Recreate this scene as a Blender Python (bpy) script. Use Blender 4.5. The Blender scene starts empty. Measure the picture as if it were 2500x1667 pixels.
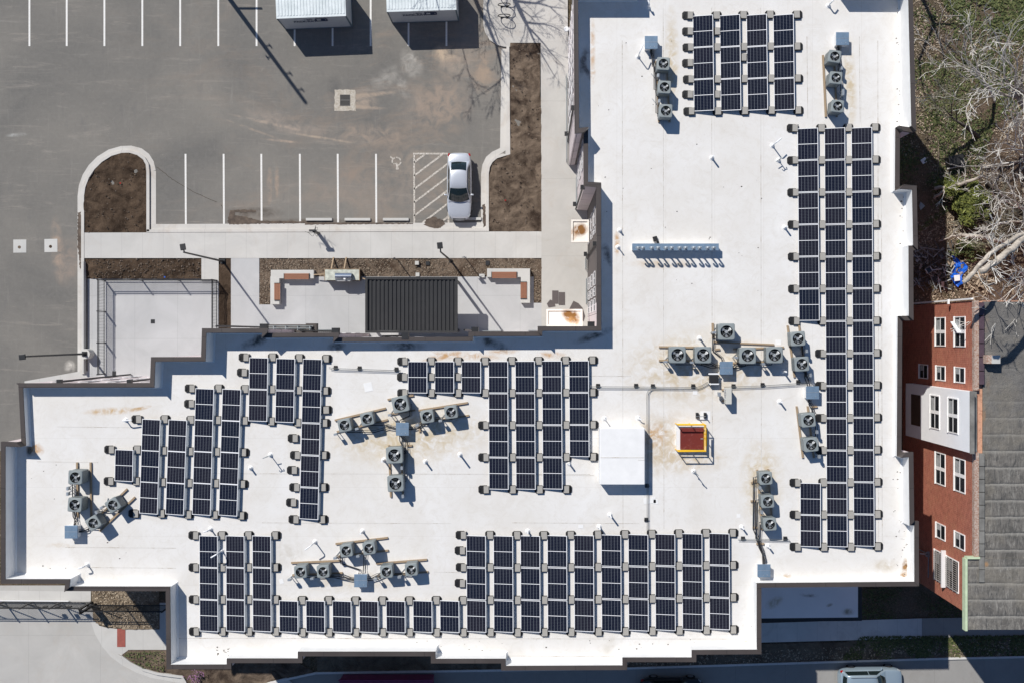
import bpy, math, random
from mathutils import Vector, Matrix, noise
from mathutils.geometry import tessellate_polygon
R = math.radians
random.seed(7)
SC = bpy.context.scene
COL = SC.collection

# ------------------------------------------------------------------ camera, sky, sun
H = 67.4            # camera height over the ground (m)
F = 2272.0          # focal length in photo pixels
U0, V0 = 1310.0, 815.0   # point straight below the camera
ZR = 9.95           # roof membrane height
ZP = 11.05          # parapet top
cam = bpy.data.cameras.new("camera"); camo = bpy.data.objects.new("camera", cam); COL.objects.link(camo)
camo.location = (0, 0, H); camo.rotation_euler = (0, 0, 0)
cam.sensor_width = 36; cam.lens = 36 * F / 2500
cam.shift_x = -(U0 - 1250) / 2500; cam.shift_y = -(833.5 - V0) / 2500
cam.clip_end = 1000; cam.clip_start = 1
SC.camera = camo
SUNX, SUNY = .613, -.8345       # shadow offset per metre of height
elev = math.atan(1 / math.hypot(SUNX, SUNY))
sun = bpy.data.lights.new("sun", 'SUN'); suno = bpy.data.objects.new("sun", sun); COL.objects.link(suno)
sun.energy = 5.0; sun.angle = R(.53); sun.color = (1, .955, .89)
suno.rotation_euler = Vector((SUNX, SUNY, -1)).to_track_quat('-Z', 'Y').to_euler()
suno.location = (-30, 40, 60)
W = bpy.data.worlds.new("World"); SC.world = W; W.use_nodes = True
wn = W.node_tree; bg = wn.nodes['Background']
sk = wn.nodes.new('ShaderNodeTexSky'); sk.sky_type = 'NISHITA'; sk.sun_disc = False
sk.sun_elevation = elev; sk.sun_rotation = math.atan2(-SUNX, -SUNY)
sk.air_density = 1.0; sk.dust_density = .1; sk.ozone_density = 6.0
wn.links.new(sk.outputs[0], bg.inputs[0]); bg.inputs[1].default_value = .078
SC.view_settings.view_transform = 'Standard'; SC.view_settings.look = 'None'
SC.view_settings.exposure = -.06; SC.view_settings.gamma = 1
SC.render.engine = 'CYCLES'

def P(u, v, z=0.):
    s = (H - z) / F
    return Vector(((u - U0) * s, -(v - V0) * s, z))
def S(px, z=0.):
    return px * (H - z) / F

# ------------------------------------------------------------------ materials
MAT = {}
class NT:
    def __init__(s, name):
        s.m = bpy.data.materials.new(name); s.m.use_nodes = True
        s.t = s.m.node_tree; s.n = s.t.nodes; s.b = s.n['Principled BSDF']
        s.tc = s.n.new('ShaderNodeTexCoord'); s.co = s.tc.outputs['Object']
    def link(s, a, b): s.t.links.new(a, b)
    def node(s, k): return s.n.new(k)
    def world(s):
        g = s.node('ShaderNodeNewGeometry'); s.co = g.outputs['Position']; return s
    def noise(s, scale, detail=4, rough=.6, co=None, dist=0):
        n = s.node('ShaderNodeTexNoise'); n.inputs['Scale'].default_value = scale
        n.inputs['Detail'].default_value = detail; n.inputs['Roughness'].default_value = rough
        n.inputs['Distortion'].default_value = dist
        s.link(co or s.co, n.inputs['Vector']); return n.outputs['Fac']
    def mapping(s, scale=(1,1,1), loc=(0,0,0), rot=0, co=None):
        n = s.node('ShaderNodeMapping'); n.inputs['Scale'].default_value = scale
        n.inputs['Location'].default_value = loc; n.inputs['Rotation'].default_value = (0,0,rot)
        s.link(co or s.co, n.inputs['Vector']); return n.outputs[0]
    def ramp(s, f, a, b):
        n = s.node('ShaderNodeMapRange'); n.inputs['From Min'].default_value = a; n.inputs['From Max'].default_value = b
        s.link(f, n.inputs['Value']); return n.outputs[0]
    def math(s, op, a, b=None, c=None):
        n = s.node('ShaderNodeMath'); n.operation = op
        for i, x in enumerate((a, b, c)):
            if x is None: continue
            if isinstance(x, (int, float)): n.inputs[i].default_value = x
            else: s.link(x, n.inputs[i])
        return n.outputs[0]
    def mix(s, f, a, b):
        n = s.node('ShaderNodeMix'); n.data_type = 'RGBA'
        for k, x in ((0, f), (6, a), (7, b)):
            if isinstance(x, (int, float)): n.inputs[k].default_value = x
            elif isinstance(x, tuple): n.inputs[k].default_value = (*x, 1)
            else: s.link(x, n.inputs[k])
        return n.outputs[2]
    def sep(s, co=None):
        n = s.node('ShaderNodeSeparateXYZ'); s.link(co or s.co, n.inputs[0]); return n.outputs
    def bump(s, h, strength=.3, dist=.02):
        n = s.node('ShaderNodeBump'); n.inputs['Strength'].default_value = strength; n.inputs['Distance'].default_value = dist
        s.link(h, n.inputs['Height']); s.link(n.outputs[0], s.b.inputs['Normal'])
    def line(s, axis, spacing, width, off=0, co=None):
        """1 on thin lines every `spacing` metres"""
        x = s.sep(co)[axis]
        f = s.math('FRACT', s.math('DIVIDE', s.math('ADD', x, off + 1000 * spacing), spacing))
        return s.math('LESS_THAN', f, width / spacing)
    def fin(s, col, rough=.8, metal=0, spec=None):
        if isinstance(col, tuple): s.b.inputs['Base Color'].default_value = (*col, 1)
        else: s.link(col, s.b.inputs['Base Color'])
        s.b.inputs['Roughness'].default_value = rough; s.b.inputs['Metallic'].default_value = metal
        if spec is not None: s.b.inputs['Specular IOR Level'].default_value = spec
        MAT[s.m.name] = s.m; return s.m
def simple(name, c, rough=.7, metal=0, var=.12, sc=3., spec=None):
    t = NT(name)
    n = t.noise(sc, 5)
    lo = tuple(x * (1 - var) for x in c); hi = tuple(min(1, x * (1 + var)) for x in c)
    return t.fin(t.mix(t.ramp(n, .3, .7), lo, hi), rough, metal, spec)

def stain(t, col, u, v, ru, rv, rot, color, amt, sc=2.0, z=ZR, lo=.35, hi=.65):
    """soft worn patch centred on a roof point"""
    p = P(u, v, z); k = (H - z) / F
    mp = t.node('ShaderNodeMapping'); mp.vector_type = 'TEXTURE'
    mp.inputs['Location'].default_value = (p.x, p.y, 0); mp.inputs['Rotation'].default_value = (0, 0, R(rot))
    mp.inputs['Scale'].default_value = (ru * k, rv * k, 1000)
    t.link(t.co, mp.inputs['Vector'])
    ln = t.node('ShaderNodeVectorMath'); ln.operation = 'LENGTH'; t.link(mp.outputs[0], ln.inputs[0])
    e = t.ramp(ln.outputs['Value'], 1, .35)
    n = t.ramp(t.noise(sc, 5, .62, dist=.8), lo if max(color) > .2 else .3, hi if max(color) > .2 else .62)
    f = t.math('MULTIPLY', t.math('MULTIPLY', e, n), amt if max(color) > .2 or amt < .9 else .85)
    f.node.use_clamp = True
    return t.mix(f, col, color)

# asphalt
t = NT('asphalt').world()
big = t.ramp(t.noise(.10, 5, .6, dist=.6), .35, .68)
c = t.mix(big, (.134, .130, .121), (.218, .204, .180))
br = t.ramp(t.noise(.17, 6, .7, co=t.mapping((.7, 1.6, 1), (3, 9, 0)), dist=1.5), .5, .72)
x = t.ramp(t.sep()[0], -34, -6)
c = t.mix(t.math('MULTIPLY', t.math('MULTIPLY', br, x), .95), c, (.29, .222, .168))
st = t.ramp(t.noise(.9, 6, .75, co=t.mapping((.22, 1.8, 1), (1, 1, 0), .12), dist=1.2), .56, .8)
c = t.mix(t.math('MULTIPLY', st, .75), c, (.37, .33, .285))
dk = t.ramp(t.noise(.8, 5, .7, co=t.mapping((1.6, .45, 1), (7, 1, 0))), .58, .75)
c = t.mix(t.math('MULTIPLY', dk, .6), c, (.13, .127, .125))
for (mx, my, off) in ((3.2, .22, 4), (.25, 3.4, 11)):
    c = t.mix(t.math('MULTIPLY', t.ramp(t.noise(1.0, 7, .8, co=t.mapping((mx, my, 1), (off, 2, 0), .05), dist=.5), .58, .74), .45), c, (.33, .31, .28))
dust = t.ramp(t.noise(1.3, 8, .8, dist=2.2), .6, .82)
c = t.mix(t.math('MULTIPLY', dust, .55), c, (.42, .39, .35))
md = t.ramp(t.noise(3.2, 8, .8, dist=.4), .3, .75); c = t.mix(t.math('MULTIPLY', md, .22), c, (.36, .345, .32))
sp = t.ramp(t.noise(26, 2, .5), .35, .7)
c = t.mix(t.math('MULTIPLY', sp, .3), c, (.15, .147, .142))
for a in ((945, 190, 60, 26, 30, (.44,.42,.38), .5), (1110, 150, 55, 50, 0, (.42,.34,.27), .6), (1060, 250, 100, 60, 20, (.36,.29,.235), .7),
          (900, 330, 160, 36, -3, (.34,.275,.22), .8), (690, 300, 110, 30, -14, (.36,.3,.25), .7), (880, 245, 50, 26, -10, (.42,.34,.27), .8),
          (1010, 400, 110, 60, 0, (.34,.28,.225), .6), (900, 470, 260, 60, 0, (.3,.25,.21), .5), (620, 520, 80, 16, 0, (.07,.055,.045), 1.1),
          (1065, 548, 38, 16, 0, (.1,.075,.06), 1.2), (170, 640, 50, 70, 0, (.33,.26,.21), .6), (845, 246, 12, 40, 0, (.12,.12,.12), .6),
          (790, 542, 260, 9, 0, (.11,.085,.065), 1.0), (650, 300, 105, 5, -13, (.42,.34,.27), .85), (790, 338, 90, 4, -9, (.44,.36,.28), .85), (620, 318, 80, 4, -20, (.40,.32,.25), .85), (690, 345, 60, 4, -6, (.42,.33,.26), .85),
          (905, 232, 80, 7, 6, (.40,.32,.25), 1.), (880, 262, 70, 6, -4, (.40,.32,.25), 1.), (815, 215, 18, 40, 0, (.12,.118,.115), .9), (1005, 155, 30, 44, 25, (.46,.44,.40), .8), (985, 215, 16, 34, 20, (.46,.44,.40), .7), (1085, 130, 34, 26, 0, (.45,.36,.27), 1.3), (1180, 180, 34, 60, 0, (.33,.26,.2), 1.),
          (658, 455, 9, 50, 0, (.38,.29,.22), 1.2), (676, 445, 7, 44, 0, (.38,.29,.22), 1.), (870, 425, 60, 40, 0, (.27,.22,.18), .9), (1085, 262, 80, 90, 0, (.31,.25,.2), .8), (140, 610, 18, 90, 4, (.36,.28,.22), .9), (170, 895, 16, 18, 0, (.55,.52,.47), 1.3), (40, 330, 30, 6, 5, (.4,.4,.38), 1.)):
    c = stain(t, c, *a, z=0, sc=1.2)
t.bump(t.noise(60, 3), .25, .01)
t.fin(c, .93, spec=.25)
# concretes
t = NT('collar_concrete').world(); t.fin(t.mix(t.ramp(t.noise(5, 6, .8), .35, .62), (.34, .29, .225), (.54, .51, .45)), .9)
def concrete(name, col, jx=1.52, jy=1.52, ox=0, oy=0, dirt=.25, warm=(.42,.36,.30)):
    t = NT(name).world()
    n = t.ramp(t.noise(.35, 6, .65, dist=.6), .3, .72)
    lo = tuple(v * .86 for v in col); hi = tuple(v * 1.05 for v in col)
    c = t.mix(n, lo, hi)
    w = t.ramp(t.noise(.6, 7, .75, dist=1.4), .52, .78)
    c = t.mix(t.math('MULTIPLY', w, dirt), c, warm)
    s = t.ramp(t.noise(5, 5, .7), .62, .8)
    c = t.mix(t.math('MULTIPLY', s, .35), c, tuple(v * .62 for v in col))
    if jx: c = t.mix(t.math('MULTIPLY', t.line(0, jx, .022, ox), .45), c, tuple(v * .5 for v in col))
    if jy: c = t.mix(t.math('MULTIPLY', t.line(1, jy, .022, oy), .45), c, tuple(v * .5 for v in col))
    t.bump(t.noise(40, 3), .15, .01)
    return t.fin(c, .88, spec=.3)
concrete('concrete_walk', (.56, .55, .525), 1.5, 0)
concrete('concrete_patio', (.475, .478, .482), 3.1, 3.1, ox=1.2, oy=.35, dirt=.08)
concrete('concrete_drive', (.47, .458, .435), 5.2, 4.9, ox=.4, oy=2.2, dirt=.4)
concrete('concrete_path', (.51, .495, .465), 0, 5.6, dirt=.5)
concrete('concrete_kerb', (.59, .57, .535), 3.0, 0, dirt=.5, warm=(.40,.32,.25))
concrete('concrete_cast', (.55, .545, .52), 0, 0, dirt=.12)
concrete('concrete_old', (.36, .345, .32), 1.55, 0, dirt=.5)
concrete('concrete_slab', (.66, .65, .63), 1.45, 0, dirt=.35, warm=(.2,.17,.15))
concrete('street_paving', (.30, .295, .285), 3.6, 0, dirt=.4, warm=(.2,.18,.16))
t = NT('chip_dark'); t.fin((.05,.035,.025), .9)
simple('marking_paint', (.72, .71, .68), .6, var=.1, sc=9)
t = NT('worn_paint').world()
t.fin(t.mix(t.ramp(t.noise(9, 5, .8), .42, .6), (.30, .27, .23), (.68, .64, .58)), .7)
# ground soil and litter
t = NT('yard_soil').world()
c = t.mix(t.ramp(t.noise(.35, 5, .7, dist=.7), .42, .62), (.19, .135, .098), (.075, .07, .032))
c = t.mix(t.ramp(t.noise(1.7, 8, .85, dist=1.2), .45, .66), c, (.15, .12, .085))
c = t.mix(t.math('MULTIPLY', t.ramp(t.noise(9, 6, .8), .5, .66), .8), c, (.34, .28, .215))
c = t.mix(t.math('MULTIPLY', t.ramp(t.noise(14, 4, .8, co=t.mapping((1,1,1), (5,5,5))), .55, .7), .8), c, (.045, .035, .025))
xx = t.ramp(t.sep()[0], 30.5, 33.5); yy = t.ramp(t.sep()[1], 17.5, 14.5); c = t.mix(t.math('MULTIPLY', t.math('MULTIPLY', xx, yy), .75), c, (.165, .115, .085))
t.bump(t.noise(7, 8, .8), 1., .2); t.fin(c, .95, spec=.1)
def soil(name, a, b, lite, amt):
    t = NT(name).world()
    c = t.mix(t.ramp(t.noise(.7, 6, .65, dist=1.2), .36, .64), a, b)
    c = t.mix(t.math('MULTIPLY', t.ramp(t.noise(12, 6, .85), .56, .7), amt), c, lite)
    c = t.mix(t.math('MULTIPLY', t.ramp(t.noise(4, 6, .8, co=t.mapping((1,1,1), (3,1,4))), .56, .72), .6), c, tuple(v*.4 for v in a))
    t.bump(t.noise(9, 6, .7), .8, .08); return t.fin(c, .95, spec=.1)
soil('dark_soil', (.034, .023, .016), (.105, .073, .05), (.26, .21, .165), .5)
soil('brown_soil', (.052, .037, .028), (.19, .145, .108), (.36, .30, .235), .45)
soil('mulch_soil', (.07, .048, .034), (.20, .152, .113), (.40, .33, .26), .7)
soil('pale_soil', (.17, .13, .09), (.32, .26, .19), (.46, .39, .29), .7)
soil('verge_soil', (.10, .08, .06), (.19, .16, .12), (.36, .33, .27), .5)
# roof membrane
t = NT('roof_membrane').world()
c = t.mix(t.ramp(t.noise(.22, 6, .65, dist=.8), .35, .7), (.69, .668, .632), (.76, .752, .738))
c = t.mix(t.math('MULTIPLY', t.ramp(t.noise(1.2, 8, .8, dist=1.5), .48, .76), .55), c, (.575, .535, .475))
c = t.mix(t.math('MULTIPLY', t.ramp(t.noise(7, 5, .8), .64, .74), .45), c, (.38, .33, .27))
RU = (.50, .30, .14)
c = t.mix(t.math('MULTIPLY', t.math('MULTIPLY', t.line(0, 3.02, .035, 1.1), t.ramp(t.sep()[1], -2, 0)), .16), c, (.45, .42, .38))
c = t.mix(t.math('MULTIPLY', t.math('MULTIPLY', t.line(1, 3.02, .035, .4), t.ramp(t.sep()[1], -2, -4)), .16), c, (.45, .42, .38))
sc_ = t.ramp(t.noise(.9, 9, .85, co=t.mapping((1,1,1), (8,3,0)), dist=3), .56, .7)
c = t.mix(t.math('MULTIPLY', sc_, .45), c, (.56, .52, .46))
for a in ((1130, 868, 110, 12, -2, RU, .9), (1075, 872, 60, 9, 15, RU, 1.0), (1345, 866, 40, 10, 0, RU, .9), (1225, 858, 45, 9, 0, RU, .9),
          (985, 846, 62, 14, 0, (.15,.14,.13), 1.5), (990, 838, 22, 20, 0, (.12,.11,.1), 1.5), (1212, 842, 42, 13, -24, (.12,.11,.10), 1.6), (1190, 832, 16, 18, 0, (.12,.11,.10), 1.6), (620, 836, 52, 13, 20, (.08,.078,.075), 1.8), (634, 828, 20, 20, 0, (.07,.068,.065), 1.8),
          (822, 846, 26, 16, 10, (.08,.07,.065), 1.3), (1425, 150, 13, 44, -14, (.12,.095,.09), 2.), (1433, 175, 8, 30, 24, (.12,.095,.09), 2.), (1447, 120, 8, 90, 0, RU, .7), (1447, 185, 10, 24, 0, RU, .9),
          (1480, 616, 12, 26, 10, (.07,.06,.055), 2.), (1487, 634, 7, 20, 12, (.09,.08,.075), 2.), (1506, 596, 9, 34, 0, RU, 1.2), (1450, 819, 60, 12, 20, (.06,.055,.05), 1.4),
          (270, 1003, 75, 11, 3, (.52,.36,.19), 1.1), (340, 997, 34, 6, 12, (.45,.27,.10), 1.2), (85, 1095, 26, 20, -20, RU, 1.3), (72, 1100, 10, 18, 0, (.06,.05,.04), 1.2),
          (1000, 1060, 230, 90, 5, (.56,.475,.34), 1.1515), (1700, 900, 220, 110, 0, (.56,.48,.36), 1.15), (1620, 1080, 110, 90, 0, (.54,.45,.33), 1.15),
          (1600, 1060, 34, 34, -50, RU, .9), (1690, 1120, 110, 40, 0, (.54,.44,.29), .8), (1640, 160, 20, 160, 0, (.56,.475,.34), 1.1515),
          (2075, 200, 18, 130, 3, (.56,.475,.34), 1.15), (860, 1420, 190, 34, 0, (.61,.55,.46), .8), (1860, 1180, 60, 130, 0, (.56,.475,.34), 1.1515),
          (2210, 1385, 9, 26, 0, (.30,.17,.07), 1.6), (2207, 1402, 12, 10, 0, (.35,.2,.08), 1.6), (1922, 1405, 12, 7, 0, (.45,.30,.15), 1.6),
          (1843, 1571, 9, 8, 0, (.42,.24,.08), 1.8), (1820, 1568, 12, 5, 0, (.5,.3,.12), 1.4), (1625, 645, 100, 14, 0, (.58,.47,.35), 1.),
          (1465, 1075, 8, 60, 0, (.58,.52,.45), .6), (2160, 1380, 40, 22, 0, (.57,.52,.44), 1.), (1490, 1575, 40, 18, 60, (.56,.53,.48), .8),
          (700, 1350, 60, 40, 0, (.58,.55,.5), .8), (150, 1330, 60, 8, 0, (.6,.53,.44), .8)):
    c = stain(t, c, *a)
t.bump(t.noise(1.5, 4, .6), .25, .02)
t.fin(c, .78, spec=.3)
t = NT('lower_membrane').world()
c = t.mix(t.ramp(t.noise(.5, 5, .6), .3, .7), (.80, .81, .82), (.87, .88, .89))
for a in ((1975, 1452, 26, 6, -4, (.3,.28,.25), 1.), (2070, 1492, 20, 10, 0, (.2,.17,.1), 1.3), (1890, 1470, 28, 14, 30, (.5,.46,.36), 1.), (2025, 1476, 10, 5, 20, (.4,.36,.3), 1.)): c = stain(t, c, *a, z=3.6)
t.fin(c, .7)
t = NT('seam_dirt').world()
c = t.mix(t.ramp(t.noise(1.1, 7, .85, co=t.mapping((1,1,1),(2,2,2))), .5, .66), (.60, .585, .555), (.30, .225, .145))
t.fin(c, .85)
simple('parapet_lining', (.79, .79, .785), .7, var=.045, sc=1.6)
t = NT('parapet_cap').world()
c = t.mix(t.ramp(t.noise(.5, 4), .3, .7), (.060, .050, .046), (.080, .068, .063))
c = t.mix(t.math('MAXIMUM', t.line(0, 3.05, .03, .7), t.line(1, 3.05, .03, .2)), c, (.035, .03, .028))
t.fin(c, .42, spec=.5)
t = NT('wall_panel').world()
c = t.mix(t.ramp(t.noise(.8, 4), .3, .7), (.64, .565, .57), (.72, .64, .645))
z = t.line(2, 2.75, .05, .3); c = t.mix(t.math('MAXIMUM', z, t.math('MAXIMUM', t.line(1, 1.22, .03), t.line(0, 1.22, .03))), c, (.12, .10, .095))
t.fin(c, .7)
simple('dark_metal', (.018, .019, .021), .45, var=.2)
simple('black_plastic', (.016, .016, .017), .55, var=.3, sc=8)
simple('dark_siding', (.065, .055, .05), .6)
t = NT('paver'); c = t.mix(t.noise(20, 5, .8), (.30, .29, .265), (.44, .42, .385)); t.fin(c, .9)
simple('panel_frame', (.80, .81, .83), .4, 0, .03)
simple('deflector', (.50, .56, .62), .3, .8, .05)
# solar cells
t = NT('solar_cells'); uv = t.tc.outputs['UV']; s = t.sep(uv)
fx = t.math('ABSOLUTE', t.math('SUBTRACT', t.math('FRACT', s[0]), .5))
fy = t.math('ABSOLUTE', t.math('SUBTRACT', t.math('FRACT', s[1]), .5))
lx = t.math('GREATER_THAN', fx, .462); ly = t.math('GREATER_THAN', fy, .468)
oi = t.node('ShaderNodeObjectInfo')
base = t.mix(oi.outputs['Random'], (.005, .008, .020), (.012, .012, .021))
base = t.mix(t.math('MULTIPLY', t.ramp(t.noise(1.1, 5, .7, co=t.tc.outputs['Object']), .5, .85), .035), base, (.25, .24, .23))
c = t.mix(t.math('MULTIPLY', ly, .15), base, (.55, .6, .68))
c = t.mix(t.math('MULTIPLY', lx, .30), c, (.55, .6, .66))
t.fin(c, .16, spec=.22)
# condenser
t = NT('condenser_grey'); s = t.sep(); oi = t.node('ShaderNodeObjectInfo')
c = t.mix(t.noise(4, 7, .8, dist=1), t.mix(oi.outputs['Random'], (.17, .205, .215), (.24, .27, .265)), (.30, .33, .335)); t.fin(c, .5, spec=.4)
t = NT('condenser_louvre'); s = t.sep()
f = t.math('FRACT', t.math('MULTIPLY', t.math('ADD', s[0], t.math('MULTIPLY', s[1], 1.0)), 15))
c = t.mix(t.math('LESS_THAN', f, .42), (.22, .25, .255), (.085, .10, .105)); t.fin(c, .5)
simple('grate_dark', (.10, .095, .09), .6)
simple('fan_well', (.008, .008, .01), .6)
simple('fan_blade', (.40, .42, .44), .45, .2, .1, 6)
simple('galvanised_sky_blue', (.20, .29, .395), .42, .3, .16, 3)  # sky reflection on the bare metal is painted in as a blue base colour
simple('galvanised_dull', (.46, .50, .53), .42, .6, .12, 7)
simple('steel_grey', (.30, .33, .34), .45, .3, .1)
simple('conduit_grey', (.15, .165, .17), .5, .2)
simple('copper_line', (.33, .17, .10), .5, .4)
simple('pipe_black', (.022, .022, .024), .55)
t = NT('timber'); c = t.mix(t.noise(3, 6, .7, co=t.mapping((1, 14, 1))), (.26, .185, .115), (.42, .32, .215)); t.fin(c, .85)
simple('white_pvc', (.80, .81, .82), .5, var=.03)
simple('yellow_paint', (.80, .47, .015), .4, var=.06)
t = NT('hatch_red'); c = t.mix(t.ramp(t.noise(3, 4, dist=2), .55, .75), (.155, .026, .02), (.24, .075, .062)); t.fin(c, .55, spec=.3)
simple('beige_casing', (.55, .545, .50), .5, var=.03)
t = NT('canopy_black'); t.fin(t.mix(t.noise(.8, 4), (.028, .029, .031), (.045, .046, .048)), .42, .3)
simple('canopy_rim', (.028, .029, .031), .5, .2)
t = NT('bench_wood'); s = t.sep()
c = t.mix(t.noise(2.2, 5, .7, co=t.mapping((1, 22, 1))), (.20, .08, .042), (.36, .16, .09))
c = t.mix(t.math('MULTIPLY', t.line(1, .095, .012), .75), c, (.05, .02, .012)); t.fin(c, .6)
simple('stone_top', (.46, .48, .42), .55, var=.3, sc=4)
simple('grill_steel', (.42, .46, .52), .22, .95, .06)
t = NT('container_skin').world(); c = t.mix(t.ramp(t.noise(1.3, 6, .7), .35, .7), (.52, .585, .605), (.70, .755, .775)); t.fin(c, .5)
simple('container_side', (.44, .475, .50), .55, var=.05)
simple('container_trim', (.10, .14, .17), .5)
simple('logo_blue', (.012, .025, .075), .5, var=.02)
simple('tactile_red', (.30, .082, .062), .75, var=.15, sc=5)
simple('brown_sheet', (.098, .082, .080), .7, var=.08)
t = NT('rusty_canopy').world()
c = t.mix(t.noise(.8, 5), (.78, .73, .66), (.86, .83, .78))
c = stain(t, c, 1416, 562, 22, 18, 20, (.22, .095, .02), 1.7, z=3.2, sc=1.9, lo=.25, hi=.6); c = stain(t, c, 1400, 572, 12, 18, 0, (.45, .24, .09), 1., z=3.2, sc=3.5)
c = stain(t, c, 1394, 771, 28, 18, -28, (.24, .105, .02), 1.8, z=3.2, sc=1.9, lo=.25, hi=.6); c = stain(t, c, 1398, 784, 22, 12, -20, (.5, .27, .1), 1.2, z=3.2, sc=3.5)
t.fin(c, .75)
# brick
t = NT('red_brick').world(); g = t.sep()
cb = t.node('ShaderNodeCombineXYZ'); t.link(g[1], cb.inputs[0]); t.link(g[2], cb.inputs[1])
bk = t.node('ShaderNodeTexBrick'); bk.inputs['Scale'].default_value = 1; bk.inputs['Brick Width'].default_value = .24; bk.inputs['Row Height'].default_value = .085
bk.inputs['Mortar Size'].default_value = .006; bk.inputs['Color1'].default_value = (.43, .135, .085, 1); bk.inputs['Color2'].default_value = (.30, .08, .052, 1)
bk.inputs['Mortar'].default_value = (.60, .33, .22, 1); t.link(cb.outputs[0], bk.inputs['Vector'])
c = t.mix(t.math('MULTIPLY', t.ramp(t.noise(2.2, 7, .8, co=t.mapping((1,1,1), (4,4,4)), dist=1), .5, .68), .75), bk.outputs[0], (.22, .075, .045))
c = t.mix(t.math('MULTIPLY', t.ramp(t.noise(.7, 7, .8, dist=1), .5, .74), .45), c, (.46, .25, .13))
t.fin(c, .85)
t = NT('worn_brick').world(); t.fin(t.mix(t.ramp(t.noise(9, 5, .8), .4, .6), (.30, .16, .11), (.50, .42, .36)), .9)
simple('bay_white', (.90, .915, .93), .7, var=.04, sc=1)
simple('board_brown', (.075, .045, .028), .8)
simple('window_white', (.88, .88, .87), .5, var=.03)
simple('window_trim', (.70, .69, .70), .5, var=.03)
simple('glass_dark', (.02, .024, .028), .08, var=.4, sc=1.5, spec=.6)
simple('pane_dull', (.07, .075, .08), .5, var=.3, spec=.15)
simple('security_grey', (.36, .33, .31), .6)
simple('lace_pale', (.36, .38, .38), .6, var=.3, sc=3)
t = NT('felt_roof').world()
c = t.mix(t.ramp(t.noise(.55, 7, .75, dist=1.2), .35, .65), (.085, .081, .075), (.215, .2, .178))
c = t.mix(t.math('MULTIPLY', t.ramp(t.noise(1.5, 7, .8, co=t.mapping((2.6, .45, 1)), dist=2), .5, .68), .7), c, (.38, .365, .33))
c = t.mix(t.math('MULTIPLY', t.ramp(t.noise(3, 4, .7, co=t.mapping((1.5, .28, 1), (9,4,0)), dist=1.6), .53, .66), .85), c, (.06, .06, .06))
wv = t.math('ADD', t.sep()[1], t.math('MULTIPLY', t.noise(1.3, 5, .8), .16)); fr = t.math('FRACT', t.math('DIVIDE', t.math('ADD', wv, 1000.), 1.0))
c = t.mix(t.math('MULTIPLY', t.ramp(fr, .80, 1.), .75), c, (.36, .345, .31)); c = t.mix(t.math('MULTIPLY', t.ramp(fr, .16, .0), .8), c, (.07, .07, .07))
for a in ((2408, 790, 9, 30, 0, (.45,.24,.10), 1.3), (2412, 940, 7, 30, 0, (.45,.24,.10), 1.2), (2400, 1010, 9, 34, 0, (.42,.23,.10), 1.5), (2392, 1060, 6, 22, 0, (.42,.23,.10), 1.3), (2430, 872, 26, 7, -4, (.42,.24,.12), 1.2), (2404, 1375, 9, 8, 0, (.55,.28,.1), 1.2)): c = stain(t, c, *a, z=10.9)
sm = t.mix(t.ramp(t.noise(.9, 7, .75, dist=1), .3, .7), (.105, .10, .096), (.185, .178, .168))
c = t.mix(t.math('MULTIPLY', t.ramp(t.sep()[1], -7.5, -3.5), .82), c, sm)
c = t.mix(t.math('MULTIPLY', t.ramp(t.noise(.5, 4, .6, co=t.mapping((1,1,1), (6,6,0))), .5, .62), .35), c, (.24, .215, .17))
t.bump(t.noise(3, 6, .8, dist=1), .8, .1); t.fin(c, .9)
simple('gutter_tile', (.19, .185, .17), .5, var=.4, sc=1.2)
simple('gutter_purple', (.085, .055, .07), .5, var=.2)
simple('lime_trim', (.52, .62, .42), .7, var=.1)
simple('tarp_blue', (.008, .12, .62), .4, var=.25, sc=5)
t = NT('debris_grey'); gi = t.node('ShaderNodeNewGeometry'); t.fin(t.mix(t.math('POWER', gi.outputs['Random Per Island'], 3.), (.05, .05, .05), (.62, .66, .66)), .7)
t = NT('bark_pale'); t.fin(t.mix(t.ramp(t.noise(1.2, 6, .8), .35, .65), (.46, .43, .385), (.86, .835, .79)), .9)
t = NT('bark_grey'); t.fin(t.mix(t.ramp(t.noise(4, 6, .8, co=t.mapping((1,1,.25))), .35, .65), (.22, .19, .16), (.58, .52, .45)), .95)
t = NT('bark_dark'); t.fin(t.mix(t.noise(4, 5, .8), (.05, .04, .034), (.16, .14, .115)), .95)
t = NT('bark_green'); t.fin(t.mix(t.noise(4, 5, .8), (.20, .19, .14), (.42, .40, .31)), .95)
t = NT('bush_leaf'); oi = t.node('ShaderNodeNewGeometry')
t.fin(t.mix(oi.outputs['Random Per Island'], (.04, .06, .012), (.20, .22, .045)), .7)
t = NT('grass_leaf'); oi = t.node('ShaderNodeNewGeometry')
t.fin(t.mix(oi.outputs['Random Per Island'], (.035, .06, .014), (.145, .155, .055)), .8)
t = NT('litter_leaf'); oi = t.node('ShaderNodeNewGeometry')
t.fin(t.mix(oi.outputs['Random Per Island'], (.10, .07, .045), (.52, .43, .32)), .9)
t = NT('chip_wood'); oi = t.node('ShaderNodeNewGeometry')
t.fin(t.mix(oi.outputs['Random Per Island'], (.045, .03, .021), (.30, .24, .18)), .9)
t = NT('clod_dark'); oi = t.node('ShaderNodeNewGeometry')
t.fin(t.mix(oi.outputs['Random Per Island'], (.035, .025, .018), (.20, .155, .12)), .95)
t = NT('purple_bloom'); t.fin((.30, .14, .27), .8)
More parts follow.
